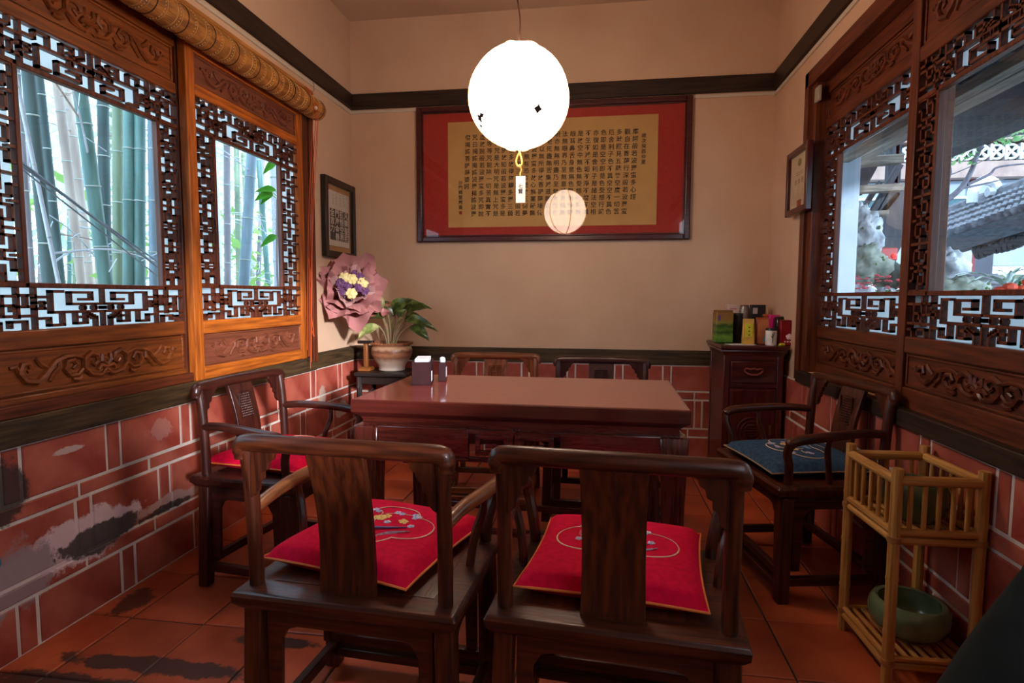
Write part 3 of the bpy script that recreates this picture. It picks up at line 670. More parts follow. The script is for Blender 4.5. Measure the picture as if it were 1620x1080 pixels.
prof = []
for i in range(41):
    t = -math.pi/2+.14 + (math.pi-.28)*i/40; prof.append((LR*math.cos(t)*(1+.004*(i % 2)), LR*1.02*math.sin(t)))
MB().lathe(prof, 48, cap0=False, cap1=False).build('paper_shade', m_l, lt)
m_rib = pmat('lantern_rib', (190, 150, 110), emit=(255, 190, 130), estr=LAMP*.3, rough=.8)
for k in range(6):
    a = k*math.pi/3+.2; MB().tube([(LR*1.002*math.cos(t)*math.cos(a), LR*1.002*math.cos(t)*math.sin(a), LR*1.022*math.sin(t)) for t in [-1.43+2.86*i/20 for i in range(21)]], .006, 6).build('rib', m_rib, lt)
m_tear = pmat('torn_hole', (60, 40, 30), rough=.9)
for u, v, sx_, sz_ in ((851, 172, .020, .020), (759, 187, .016, .026), (762, 182, .022, .012), (761, 199, .014, .014)):
    d = (CF + CR*((u-810)/FPX) - CU*((v-540)/FPX)); o = Vector((0, 0, CAM_H))-lp; K3 = Vector((1, 1, 1/1.02)); d2, o2 = d*K3, o*K3; A = d2.dot(d2); Bq = 2*o2.dot(d2); Cq = o2.dot(o2)-(LR*1.006)**2
    t = (-Bq-math.sqrt(max(0, Bq*Bq-4*A*Cq)))/(2*A); p = o+d*t; n_ = p.normalized(); ex = n_.cross(Vector((0, 0, 1))).normalized(); ez = ex.cross(n_)
    m = MB(); vs = [p*1.006+ex*(sx_*math.cos(a)*rr)+ez*(sz_*math.sin(a)*rr) for a, rr in [(k*math.pi/4, 1 if k % 2 == 0 else .62) for k in range(8)]]
    m.add(vs + [q*.994 for q in vs], [tuple(range(8)), tuple(range(15, 7, -1))] + [(i, (i+1) % 8, 8+(i+1) % 8, 8+i) for i in range(8)]); m.build('tear', m_tear, lt)
m = MB(); m.tube(spl([(0, 0, LR*1.04), (.004, 0, .32), (-.008, 0, .42), (.006, 0, .47), (-.014, 0, .51), (.0, 0, .62), (-.006, 0, .9), (0, 0, ZC-lp.z)], 5), .0035, 6); m.build('cord', pmat('brown_cord', (60, 36, 26), rough=.6), lt)
MB().lathe([(.045, ZC-lp.z-.02), (.05, ZC-lp.z-.002)], 16).build('ceiling_rose', pmat('white_duct', (206, 190, 170)), lt)
M_TAS = pmat('gold_string', (226, 170, 70), rough=.5)
m = MB(); m.tube(spl([(0, 0, -LR*1.04), (.012, 0, -.262), (.014, -.004, -.285), (-.002, 0, -.295), (-.012, .003, -.27), (0, 0, -.24)], 4), .004, 6); m.tube(spl([(.002, 0, -.285), (.012, 0, -.31), (.006, 0, -.325), (.010, 0, -.34)], 4), .003, 5); m.ball((.004, 0, -.295), .008); m.build('knotted_string', M_TAS, lt)
tgp = MB().box(-.012, .030, -.0025, .0025, -.452, -.336).build('name_tag', pmat('pale_wood_tag', (238, 214, 194), (246, 226, 206), nscale=8, rough=.6), lt, bevel=.0012)

# ------------------------------------------------------------------ lettering helper
GL = {}
def glyph(ch, res=2):
    if ch not in GL:
        c = bpy.data.curves.new('glyph', 'FONT'); c.body = ch; c.resolution_u = res; c.offset = .014; c.align_x = 'LEFT'
        o = bpy.data.objects.new('glyph', c); COL.objects.link(o); me = o.to_mesh()
        vs = [v.co.copy() for v in me.vertices]; fs = [tuple(p.vertices) for p in me.polygons]; o.to_mesh_clear()
        bpy.data.objects.remove(o); bpy.data.curves.remove(c)
        if vs:
            x0, x1 = min(v.x for v in vs), max(v.x for v in vs); y0, y1 = min(v.y for v in vs), max(v.y for v in vs)
            cx = .5 if x1 > .62 else (x0+x1)/2; cy = .38
        else: cx = cy = 0
        GL[ch] = ([(v.x-cx, v.y-cy) for v in vs], fs)
    return GL[ch]
def letters(m, ch, a, b, size, fn, d, rot=0, wid=1.0):
    vs, fs = glyph(ch); c, s_ = math.cos(rot), math.sin(rot)
    m.add([fn(a+size*wid*(x*c-y*s_), b+size*(x*s_+y*c), d) for x, y in vs], fs)
m = MB(); fn = lambda a, b, d: (a, d, b)
letters(m, '七', .009, -.380, .022, fn, -.0032); letters(m, '賢', .009, -.402, .022, fn, -.0032)
m.build('lettering', M_BLACK, tgp, smooth=False)

# ------------------------------------------------------------------ big calligraphy frame
FX0, FX1, FZ0, FZ1 = -1.372, .625, 1.608, 2.602
FT = YB-.045     # front plane of the frame
cf = thing('calligraphy_frame', 'wide red framed sutra calligraphy on the back wall', 'picture frame', ((FX0+FX1)/2, YB, FZ0))
ox, oz = (FX0+FX1)/2, FZ0
def rel(m): m.v = [(x-ox, y-YB, z-oz) for x, y, z in m.v]; return m
fw = .04
for a in ((FX0, FX0+fw, FZ0, FZ1), (FX1-fw, FX1, FZ0, FZ1), (FX0+fw, FX1-fw, FZ0, FZ0+fw), (FX0+fw, FX1-fw, FZ1-fw, FZ1)):
    rel(MB().box(a[0], a[1], FT, YB-.004, a[2], a[3])).build('moulding', wood('frame', 'x'), cf, bevel=.008, seg=3)
i2 = fw+.0
for a in ((FX0+i2, FX0+i2+.010, FZ0+i2, FZ1-i2), (FX1-i2-.010, FX1-i2, FZ0+i2, FZ1-i2), (FX0+i2, FX1-i2, FZ0+i2, FZ0+i2+.01), (FX0+i2, FX1-i2, FZ1-i2-.01, FZ1-i2)):
    rel(MB().box(a[0], a[1], FT+.012, YB-.01, a[2], a[3])).build('inner_lip', wood('frame', 'x'), cf, bevel=.002)
rel(MB().box(FX0+.02, FX1-.02, YB-.022, YB-.014, FZ0+.02, FZ1-.02)).build('red_mount', pmat('red_mount_cloth', (164, 30, 16), (178, 38, 20), nscale=60, rough=.7), cf)
PX0, PX1, PZ0, PZ1 = -1.132, .394, 1.716, 2.486
pap = rel(MB().box(PX0, PX1, YB-.026, YB-.0221, PZ0, PZ1)).build('paper', pmat('tan_paper', (196, 148, 88), (206, 160, 98), nscale=5, rough=.9), cf)
SUTRA = ['摩訶般若波羅蜜多心經', '觀自在菩薩行深般若波羅蜜', '多時照見五蘊皆空度一切苦', '厄舍利子色不異空空不異色', '色即是空空即是色受想行識', '亦復如是舍利子是諸法空相', '不生不滅不垢不淨不增不減', '是故空中無色無受想行識無',
         '眼耳鼻舌身意無色聲香味觸', '法無眼界乃至無意識界無無', '明亦無無明盡乃至無老死亦', '無老死盡無苦集滅道無智亦', '無得以無所得故菩提薩埵依', '般若波羅蜜多故心無罣礙無', '罣礙故無有恐怖遠離顛倒夢', '想究竟涅槃三世諸佛依般若', '波羅蜜多故得阿耨多羅三藐',
         '三菩提故知般若波羅蜜多是', '大神咒是大明咒是無上咒是', '無等等咒能除一切苦真實不', '虛故說般若波羅蜜多咒即說', '咒曰揭諦揭諦波羅揭諦波羅', '僧揭諦菩提薩婆訶']
ink = pmat('ink', (22, 14, 9), rough=.8); fr = lambda a, b, d: (a-ox, YB-.0266-YB, b-oz)
m = MB(); cw = .0553
for ci, line in enumerate(SUTRA):
    for ri, ch in enumerate(line): letters(m, ch, .236-ci*cw+rnd.uniform(-.002, .002)-ri*.0012, 2.372-ri*.0507, .0425, fr, 0, rnd.uniform(-.05, .05))
for ri, ch in enumerate('歲次癸酉仲夏'): letters(m, ch, .296, 2.342-ri*.037, .034, fr, 0)
for ri, ch in enumerate('沙門釋慧嚴書'): letters(m, ch, .236-23*cw-.002, 2.045-ri*.036, .034, fr, 0)
tl = m.build('brush_lettering', ink, pap, smooth=False); tl['label'] = 'columns of black brush characters'
sx0 = .236-23*cw-.002
rel(MB().box(sx0-.011, sx0+.011, YB-.0268, YB-.026, 1.812, 1.836)).build('red_seal', pmat('seal_red', (150, 44, 30), rough=.8), pap)
rel(MB().box(FX0+.03, FX1-.03, YB-.0345, YB-.0330, FZ0+.03, FZ1-.03)).build('glass', glass_mat('picture_glass', (250, 250, 250), .004, .019), cf, smooth=False)

# ------------------------------------------------------------------ small frame on left wall
a0, a1, b0, b1 = 3.815, 4.315, 1.474, 2.030
sf = thing('rubbing_frame', 'small dark framed stone rubbing on the left wall beside the corner', 'picture frame', (XL, (a0+a1)/2, b0))
oy = (a0+a1)/2
def rl(m, s0, s1, z0, z1, d0, d1): return m.box(d0, d1, s0-oy, s1-oy, z0-b0, z1-b0)
for q in ((a0, a0+.045, b0, b1), (a1-.045, a1, b0, b1), (a0+.045, a1-.045, b0, b0+.045), (a0+.045, a1-.045, b1-.045, b1)): rl(MB(), *q, .004, .04).build('moulding', wood('black', 'z'), sf, bevel=.003)
rl(MB(), a0+.03, a1-.03, b0+.03, b1-.03, .004, .012).build('mount', pmat('brown_mount', (166, 116, 66), (176, 126, 74), nscale=30, rough=.8), sf)
sh = rl(MB(), a0+.085, a1-.085, b0+.085, b1-.085, .012, .020).build('paper', pmat('rubbing_paper', (208, 192, 176), rough=.9), sf)
rl(MB(), a0+.10, a1-.10, b0+.125, b0+.345, .0201, .0206).build('inked_block', pmat('rubbing_ink', (38, 32, 30), (60, 52, 48), nscale=30, rough=.9), sh)
fL = lambda a, b, d: (d, a-oy, b-b0)
m = MB()
for c, line in enumerate(('凡靈聖照', '頓悟空界', '門海金善', '全言力')):
    for r_, ch in enumerate(line): letters(m, ch, a1-.137-c*.075, b0+.318-r_*.055, .056, fL, .0209, wid=1.25)
m.build('white_lettering', pmat('rubbing_paper', (208, 192, 176)), sh, smooth=False)
m = MB()
rk = random.Random(4)
for c in range(5):                       # tiny running script, too small to read: brush dabs
    for r_ in range(5):
        aa, bb = a1-.118-c*.058, b0+.455-r_*.019
        for k in range(3): x_, z_ = aa+rk.uniform(-.012, .012), bb+rk.uniform(-.007, .007); w2, h2 = rk.choice(((.012, .002), (.002, .011), (.006, .003))); m.add([fL(x_, z_, .0205), fL(x_+w2, z_, .0205), fL(x_+w2, z_+h2, .0205), fL(x_, z_+h2, .0205)], [(0, 1, 2, 3)])
m.build('ink_lettering', ink, sh, smooth=False)
rl(MB(), a0+.02, a1-.02, b0+.02, b1-.02, .030, .0315).build('glass', glass_mat('picture_glass'), sf, smooth=False)

# ------------------------------------------------------------------ certificate on right wall
c0, c1, e0, e1 = 3.475, 3.842, 1.686, 2.062
ce = thing('certificate_frame', 'red-brown framed certificate hanging on the right window post', 'picture frame', (XR-.03, (c0+c1)/2, e0)); oyc = (c0+c1)/2
def rr_(m, s0, s1, z0, z1, d0, d1): return m.box(-d1, -d0, s0-oyc, s1-oyc, z0-e0, z1-e0)
for q in ((c0, c0+.035, e0, e1), (c1-.035, c1, e0, e1), (c0+.035, c1-.035, e0, e0+.035), (c0+.035, c1-.035, e1-.035, e1)): rr_(MB(), *q, .0, .032).build('moulding', wood('frame', 'z'), ce, bevel=.004)
ps = rr_(MB(), c0+.025, c1-.025, e0+.025, e1-.025, .004, .012).build('paper', pmat('certificate_paper', (206, 184, 150), rough=.9), ce)
fR = lambda a, b, d: (-d, a-oyc, b-e0)
fRm = lambda a, b, d: (-d, -(a)+0, b-e0)
m = MB()
for k, ch in enumerate('感謝狀'): letters(m, ch, .055-k*.055, e0+.188, .034, lambda a, b, d: (-.0124, -a, b-e0), 0)
for k in range(8): m.add([(-.0124, .03-.02*k*0-.10+.026*k, .06), (-.0124, .03-.10+.026*k+.004, .06), (-.0124, .03-.10+.026*k+.004, .14-.012*(k % 3)), (-.0124, .03-.10+.026*k, .14-.012*(k % 3))], [(0, 1, 2, 3)])
for k in range(2): m.add([(-.0124, -.06, .225+.012*k), (-.0124, .06, .225+.012*k), (-.0124, .06, .228+.012*k), (-.0124, -.06, .228+.012*k)], [(0, 1, 2, 3)])
m.build('lettering', pmat('faded_ink', (120, 84, 66), rough=.9), ps, smooth=False)
m = MB(); m.prism([(.032*math.cos(a), .295+.022*math.sin(a)) for a in [k*math.pi/8 for k in range(16)]], lambda a, b, d: (-d, a, b), .012, .0128); m.build('green_emblem', pmat('emblem_green', (110, 104, 44), (140, 128, 60), nscale=80, rough=.9), ps)
rr_(MB(), c1-.23, c1-.16, e0+.04, e0+.08, .012, .0128).build('red_seal', pmat('seal_red', (150, 44, 30)), ps)
rr_(MB(), c0+.02, c1-.02, e0+.02, e1-.02, .022, .0235).build('glass', glass_mat('picture_glass'), ce, smooth=False)

# ------------------------------------------------------------------ rolled bamboo blind with batten and cords
bz, bx, br = 2.372, XL+.108, .060
by0, by1 = .55, 3.585
bl = thing('bamboo_blind', 'rolled bamboo slat blind above the left windows', 'blind', (bx, by1, bz))
m_bl = pmat('bamboo_slats', (126, 76, 28), (176, 114, 48), scale=(1, .25, 1), nscale=40, detail=3, rough=.5, bump=.1, bscale=60)
m = MB(); n = 40; vs = []; fs = []
for y in (by0-by1, 0):
    for j in range(n*2):
        a = math.pi*j/n; rr2 = br*(1+.022*(j % 2)); vs.append((rr2*math.cos(a), y, rr2*math.sin(a)))
for j in range(2*n): fs.append((j, (j+1) % (2*n), 2*n+(j+1) % (2*n), 2*n+j))
fs += [tuple(range(2*n)), tuple(range(4*n-1, 2*n-1, -1))]
m.add(vs, fs); m.build('slat_roll', m_bl, bl, smooth=False)
m_st = pmat('pale_stitch', (206, 158, 96), rough=.7); m_dk = pmat('dark_binding', (46, 26, 14), rough=.7)
k = 0; y = -.03
while y > by0-by1+.05:
    ring = [(br*1.03*math.cos(a), y, br*1.03*math.sin(a)) for a in [2*math.pi*i/32 for i in range(32)]]
    MB().tube(ring, .0022 if k % 4 in (0, 2) else .0012, 5, closed=True).build('binding_ring', m_dk if k % 4 == 0 else m_st, bl)
    if k % 4 in (1, 3):
        m = MB()
        for i in range(28):
            a = 2*math.pi*i/28; m.ball((br*1.035*math.cos(a), y-.012, br*1.035*math.sin(a)), .0026, 5, 3)
        m.build('stitching', pmat('cream_stitch', (226, 196, 150), rough=.7), bl)
    y -= (.035, .03, .055, .055)[k % 4]; k += 1
m = MB(); m.tube([(br*(.25+.75*i/60)*math.cos(i*.35), .002, br*(.25+.75*i/60)*math.sin(i*.35)) for i in range(60)], .004, 5); m.build('roll_end', m_dk, bl)
m = MB(); m.box(-.03, -.012, by0-by1, -.06, br*.6, br+.045); m.build('hanging_slats', m_bl, bl)
bt = tag(MB().box(XL, XL+.10, .5, 3.555, 2.462, 2.482).build('batten', wood('board', 'y'), bevel=.002), 'pale wooden batten above the rolled blind', 'batten')
M_CORD = pmat('orange_cord', (190, 76, 24), rough=.6)
cords = thing('blind_cords', 'orange pull cords hanging from the blind by the window frame', 'cord', (XL+.055, 3.44, 2.44))
for i, (dy, dx, zl) in enumerate(((-.04, .115, -1.58), (-.015, .118, -1.62), (.012, .115, -1.70), (.030, .112, -1.66))):
    MB().tube(spl([(dx*.5, dy*.5, .03), (dx, dy*.7, -.07), (dx, dy, -.2), (dx*.6, dy*.8, -.8), (dx*.2+.01, dy*.7+.01, zl)], 5), .002, 5).build('cord', M_CORD, cords)
MB().lathe([(.004, -.012), (.010, -.006), (.010, .006), (.004, .012)], 10, (.122, -.01, -.10)).build('cord_pulley', pmat('white_plastic', (226, 214, 200), rough=.4), cords)
MB().tube(spl([(.02, .05, -1.0), (.022, .075, -1.15), (.02, .07, -1.35), (.025, .09, -1.50), (.02, .06, -1.44)], 5), .0025, 5).build('cord', M_CORD, cords)
hk = thing('wall_hook', 'tiny wire hook on the left wall under the timber band', 'hook', (XL+.01, 3.72, 2.60)); MB().tube([(0, 0, 0), (.012, 0, -.01), (.012, 0, -.05), (.004, 0, -.055)], .002, 5).build('wire', pmat('grey_wire', (120, 110, 100), rough=.4, metal=.6), hk)
pl = thing('hinge_plate', 'pale plate fixed at the top of the right window frame', 'plate', (XR-.002, 3.52, 2.30)); MB().box(-.015, .0, -.05, .012, -.03, .05).build('plate', pmat('pale_plate', (176, 160, 140), rough=.5), pl, bevel=.002)
for k in range(3): MB().box(-.018, -.015, -.045+.02*k, -.033+.02*k, -.025, .045).build('rib', pmat('pale_plate', (176, 160, 140)), pl, bevel=.001)

# ------------------------------------------------------------------ cabinet in the right corner
KX0, KX1, KY0, KY1, KZ = .755, 1.158, 3.775, 4.285, .90
kb = thing('tea_cabinet', 'tall narrow red-brown cabinet in the right back corner', 'cabinet', ((KX0+KX1)/2, (KY0+KY1)/2, 0))
hx, hy = (KX1-KX0)/2, (KY1-KY0)/2; K_ = lambda a: wood('cabinet', a)
MB().loft([(hx-.022, hy-.022, .835), (hx-.018, hy-.018, .85), (hx-.006, hy-.006, .862), (hx-.008, hy-.008, .872), (hx, hy, .880), (hx, hy, .895), (hx-.005, hy-.005, KZ)]).build('top', K_('x'), kb, bevel=.0015)
MB().box(-hx+.03, hx-.03, -hy+.035, hy-.03, .06, .836).build('carcass', K_('z'), kb)
for sx in (-1, 1):
    for sy in (-1, 1): MB().box(sx*(hx-.042)-.018, sx*(hx-.042)+.018, sy*(hy-.042)-.018, sy*(hy-.042)+.018, 0, .838).build('corner_post', K_('z'), kb, bevel=.004)
for z0, z1 in ((.805, .836), (.635, .66), (.055, .095)):
    MB().box(-hx+.04, hx-.04, -hy+.026, -hy+.05, z0, z1).build('rail', K_('x'), kb, bevel=.003)
    for sx in (-1, 1): MB().box(sx*(hx-.034)-.008, sx*(hx-.034)+.008, -hy+.05, hy-.05, z0, z1).build('rail', K_('y'), kb, bevel=.003)
for sx in (-1, 1):
    for z0, z1 in ((.665, .80), (.40, .63), (.10, .385)): MB().box(sx*(hx-.032)-.004, sx*(hx-.032)+.004, -hy+.065, hy-.065, z0+.01, z1-.01).build('side_panel', K_('y'), kb, bevel=.003)
dr = MB().loft([(hx-.065, .069, 0), (hx-.065, .069, .012), (hx-.075, .06, .014), (hx-.08, .055, .011)]); dr.v = [(x, -hy+.035-z, y+.733) for x, y, z in dr.v]; dr = dr.build('drawer', K_('x'), kb)
m = MB(); m.tube(spl([(-.055, -hy+.017, .742), (-.045, -hy+.012, .757), (-.02, -hy+.012, .752), (0, -hy+.012, .757), (.02, -hy+.012, .752), (.045, -hy+.012, .757), (.055, -hy+.017, .742), (.03, -hy+.010, .722), (0, -hy+.008, .718), (-.03, -hy+.010, .722), (-.054, -hy+.016, .740)], 4), .0055, 6); m.build('handle', pmat('handle_wood', (128, 62, 50), (150, 80, 64), nscale=20, rough=.3), dr)
dd = MB().loft([(hx-.065, .262, 0), (hx-.065, .262, .012), (hx-.08, .247, .014), (hx-.088, .239, .009)]); dd.v = [(x, -hy+.035-z, y+.365) for x, y, z in dd.v]; dd = dd.build('door', K_('z'), kb)
m = MB()
for rr2 in (.085, .062, .04): m.tube([(rr2*math.cos(a), -hy+.022, .36+rr2*math.sin(a)) for a in [2*math.pi*i/28 for i in range(28)]], .004, 6, closed=True)
for k in range(5): m.box(-.05+.012*abs(k-2), .05-.012*abs(k-2), -hy+.018, -hy+.026, .325+.017*k, .332+.017*k)
m.build('carved_medallion', K_('x'), dd)
MB().box(hx-.10, hx-.085, -hy+.012, -hy+.022, .34, .40).build('latch', pmat('brass', (150, 110, 60), rough=.35, metal=.9), dd, bevel=.002)

ZK = KZ+.0012
def ext(u0, u1, v0, y):
    a, b = at(u0, 530, 'y', y), at(u1, 530, 'y', y); t = at((u0+u1)/2, v0, 'y', y); return (a.x+b.x)/2, b.x-a.x, max(.02, t.z-ZK)
def box_item(name, label, cat, u0, u1, v0, y, dep, mat, rot=0, bevel=.003):
    x, w_, h_ = ext(u0, u1, v0, y); r = thing(name, label, cat, (x, y, ZK), rot)
    return r, w_, h_
def pw(name, c, rough=.45): return pmat(name, c, tuple(min(255, int(q*1.15)+2) for q in c), nscale=18, rough=rough)
# landscape tin
r, w_, h_ = box_item('tea_tin', 'tall tea tin printed with green tea fields on the cabinet', 'tin', 1129, 1157, 490, 4.0, .08, None, R_(8))
m_tin = bpy.data.materials.new('tea_field_print'); m_tin.use_nodes = True; nt = m_tin.node_tree; N = nt.nodes
tc = N.new('ShaderNodeTexCoord'); sxyz = N.new('ShaderNodeSeparateXYZ'); nt.links.new(tc.outputs['Object'], sxyz.inputs[0]); nzz = N.new('ShaderNodeTexNoise'); nzz.inputs['Scale'].default_value = 22; nt.links.new(tc.outputs['Object'], nzz.inputs[0])
ma = N.new('ShaderNodeMath'); ma.operation = 'MULTIPLY_ADD'; nt.links.new(nzz.outputs[0], ma.inputs[0]); ma.inputs[1].default_value = .05; nt.links.new(sxyz.outputs['Z'], ma.inputs[2])
mr = N.new('ShaderNodeMapRange'); mr.inputs['From Min'].default_value = .025; mr.inputs['From Max'].default_value = h_+.025; nt.links.new(ma.outputs[0], mr.inputs[0])
rp = N.new('ShaderNodeValToRGB'); e = rp.color_ramp.elements; e[0].color = lin((60, 110, 30)); e[1].color = lin((132, 90, 30))
for p_, c_ in ((.2, (110, 150, 50)), (.3, (40, 70, 20)), (.42, (96, 130, 36)), (.52, (50, 80, 24)), (.62, (140, 130, 40)), (.75, (150, 104, 34))): q = rp.color_ramp.elements.new(p_); q.color = lin(c_)
nt.links.new(mr.outputs[0], rp.inputs[0]); nt.links.new(rp.outputs[0], N['Principled BSDF'].inputs['Base Color']); N['Principled BSDF'].inputs['Roughness'].default_value = .3
MB().box(-w_/2, w_/2, -.04, .04, 0, h_-.012).build('body', m_tin, r, bevel=.006); MB().box(-w_/2+.004, w_/2-.004, -.036, .036, h_-.012, h_).build('lid', pw('tin_lid', (120, 84, 40)), r, bevel=.004)
MB().box(-w_/2+.012, -w_/2+.026, -.0412, -.0398, h_-.07, h_-.035).build('violet_mark', pw('violet', (90, 50, 120)), r)
# black canister
r, w_, h_ = box_item('canister', 'black cylindrical canister behind the yellow packet', 'canister', 1157, 1175, 495, 4.06, .08, None)
MB().lathe([(w_/2, 0), (w_/2, h_-.03), (w_/2*.96, h_-.028), (w_/2*.96, h_-.004), (w_/2*.9, h_)], 20).build('body', pw('black_tin', (20, 18, 20)), r); MB().lathe([(w_/2*1.02, h_-.05), (w_/2*1.02, h_-.044)], 20).build('band', pw('dark_red_band', (60, 20, 20)), r)
# steel tumbler on far row
r, w_, h_ = box_item('tumbler', 'tapered grey steel tumbler behind the black canister', 'tumbler', 1168, 1184, 484, 4.20, .06, None)
MB().lathe([(w_/2*.72, 0), (w_/2, h_*.12), (w_/2, h_*.9), (w_/2*.86, h_*.98), (w_/2*.8, h_)], 20).build('body', pmat('brushed_steel', (130, 120, 112), rough=.35, metal=.7), r); MB().lathe([(w_/2*.82, h_-.004), (w_/2*.82, h_+.006), (w_/2*.7, h_+.008)], 20).build('lid', pw('steel_lid', (90, 84, 80)), r)
# pale carton
r, w_, h_ = box_item('carton', 'pale pinkish carton at the back of the cabinet', 'box', 1147, 1167, 481, 4.225, .03, None); MB().box(-w_/2, w_/2, -.02, .02, 0, h_).build('body', pw('pale_carton', (196, 164, 148)), r, bevel=.002); MB().box(-w_/4, w_/3, -.0206, -.0199, h_-.035, h_-.028).build('printed_line', pw('pink_print', (170, 90, 90)), r)
# black box
r, w_, h_ = box_item('black_box', 'black box with a white sticker at the back of the cabinet', 'box', 1186, 1208, 482, 4.2, .05, None); MB().box(-w_/2, w_/2, -.03, .03, 0, h_).build('body', pw('black_card', (24, 20, 22)), r, bevel=.002); MB().box(-w_/2+.008, -w_/2+.038, -.0308, -.0299, h_-.06, h_-.02).build('sticker', pw('sticker_grey', (170, 160, 156)), r)
# yellow packet
r, w_, h_ = box_item('tea_packet', 'yellow paper tea packet standing on the cabinet', 'packet', 1174, 1193, 504, 3.90, .04, None, R_(-4)); m = MB(); m.loft([(w_/2, .022, 0), (w_/2*.96, .024, h_*.3), (w_/2*.9, .018, h_*.7), (w_/2*.92, .004, h_-.004), (w_/2*.92, .003, h_)]); m.build('bag', pw('kraft_yellow', (196, 150, 60)), r, bevel=.004)
lb = MB().box(-w_*.3, w_*.3, -.0262, -.0245, h_*.3, h_*.8).build('front_label', pw('lime_label', (196, 190, 40)), r); m = MB()
for k in range(3): m.box(-.004, .008, -.0270, -.0262, h_*.66-k*.024, h_*.68-k*.024); m.box(-.001, .003, -.0270, -.0262, h_*.64-k*.024, h_*.69-k*.024)
m.build('lettering', M_BLACK, lb)
MB().box(w_*.12, w_*.38, -.006, -.0035, h_-.026, h_-.008).build('corner_stamp', pw('violet_stamp', (110, 96, 130)), r)
# brown pouch
r, w_, h_ = box_item('coffee_pouch', 'shiny brown pouch with a blue corner beside the white cup', 'pouch', 1195, 1216, 503, 3.935, .04, None, R_(6)); m = MB(); m.loft([(w_/2, .022, 0), (w_/2*.97, .026, h_*.25), (w_/2*.9, .02, h_*.7), (w_/2*.95, .004, h_-.006), (w_/2*.95, .003, h_)]); m.build('bag', pw('copper_foil', (176, 104, 62), .25), r, bevel=.004)
MB().prism([(-w_*.05, h_*.1), (w_*.36, h_*.1), (w_*.2, h_*.5)], lambda a, b, d: (a, d, b), -.0285, -.0265).build('blue_triangle', pw('blue_print', (60, 140, 170)), r); MB().box(-w_/2, w_/2, -.005, .005, h_-.008, h_+.004).build('fold', pw('orange_fold', (170, 84, 40)), r)
# white cup with lid
r, w_, h_ = box_item('lidded_cup', 'small white cup with black lid in front on the cabinet', 'cup', 1211, 1229, 519, 3.85, .04, None)
MB().lathe([(w_/2*.92, 0), (w_/2, .008), (w_/2, h_-.014), (w_/2*.97, h_-.012)], 24).build('body', pw('white_glaze', (222, 212, 206), .3), r); MB().lathe([(w_/2*1.03, h_-.014), (w_/2*1.03, h_-.004), (w_/2*.96, h_)], 24).build('lid', pw('black_lid', (20, 18, 18), .3), r)
m = MB(); fnc = lambda a, b: (w_/2*1.012*math.sin(a), -w_/2*1.012*math.cos(a), b)
for p_ in ([(.02, .02), (.0, .05), (-.03, .075)], [(.0, .05), (.25, .07), (.3, .082)], [(-.02, .045), (-.25, .06)], [(.0, .03), (.02, .02), (-.04, .016)]): m.tube([fnc(*q) for q in p_], .0022, 5)
m.build('painted_mark', M_BLACK, r)
# pink box
r, w_, h_ = box_item('pink_box', 'bright pink box behind the white cup', 'box', 1215, 1233, 498, 4.10, .05, None, R_(-6)); MB().box(-w_/2, w_/2, -.035, .035, 0, h_).build('body', pw('hot_pink', (206, 30, 120)), r, bevel=.003); MB().box(-w_/2, w_*.1, -.0358, -.0349, 0, h_*.45).build('dark_panel', M_BLACK, r)
# black round case
r, w_, h_ = box_item('black_case', 'glossy black rounded case behind the red tin', 'case', 1224, 1250, 500, 4.02, .05, None); MB().loft([(w_/2, .04, 0), (w_/2, .045, h_*.6), (w_/2*.96, .042, h_*.9), (w_/2*.85, .03, h_)]).build('body', pw('gloss_black', (18, 18, 20), .15), r, bevel=.012, seg=3); MB().box(-w_/2*.9, w_/2*.9, -.0462, -.045, h_*.62, h_*.65).build('seam', pw('seam_grey', (70, 70, 74)), r)
# orange box
r, w_, h_ = box_item('orange_box', 'orange-brown box edge between black box and pink box', 'box', 1206, 1218, 497, 4.16, .04, None); MB().box(-w_/2, w_/2, -.02, .02, 0, h_).build('body', pw('orange_card', (150, 70, 30)), r, bevel=.002); MB().box(-w_/2-.002, w_/2+.002, -.022, .022, h_-.012, h_+.001).build('lid', pw('orange_lid', (170, 84, 36)), r, bevel=.002)
# red tin
r, w_, h_ = box_item('red_tin', 'crimson tea tin with a white flower emblem at the cabinet edge', 'tin', 1233, 1262, 506, 3.86, .07, None, R_(-5))
w_ = min(w_, .115); MB().box(-w_/2, w_/2, -.035, .035, 0, h_-.01).build('body', pw('crimson_tin', (126, 10, 24), .3), r, bevel=.004); MB().box(-w_/2+.003, w_/2-.003, -.032, .032, h_-.01, h_).build('lid', pw('crimson_lid', (108, 10, 20), .3), r, bevel=.003)
m = MB()
for k in range(5): a = k*1.2566+math.pi/2; m.ball((.012*math.cos(a)-.002, -.0355, .055+.010*math.sin(a)), (.010, .0012, .009), 8, 5)
m.ball((-.002, -.0358, .055), (.009, .0012, .008), 8, 5); m.build('flower_emblem', pw('pale_emblem', (224, 190, 190)), r)
m = MB()
for k in range(4): m.box(-.032+.016*k, -.022+.016*k, -.0362, -.0352, .02, .028)
m.build('lettering', pw('pale_emblem', (224, 190, 190)), r); MB().box(.004, .03, -.0362, -.0352, h_-.07, h_-.012).build('dark_tab', pw('dark_tab', (70, 20, 22)), r)
q = at(1237, 542, 'y', 3.80); r = thing('lime_packet', 'tiny lime green packet in front of the red tin', 'packet', (q.x, 3.80, ZK), R_(25)); MB().loft([(.018, .009, 0), (.02, .011, .008), (.014, .006, .016)]).build('body', pw('lime', (190, 196, 30)), r, bevel=.003)
MB().box(-.014, .014, -.0105, -.0095, .006, .010).build('seal_strip', pw('lime_strip', (220, 220, 90)), r)
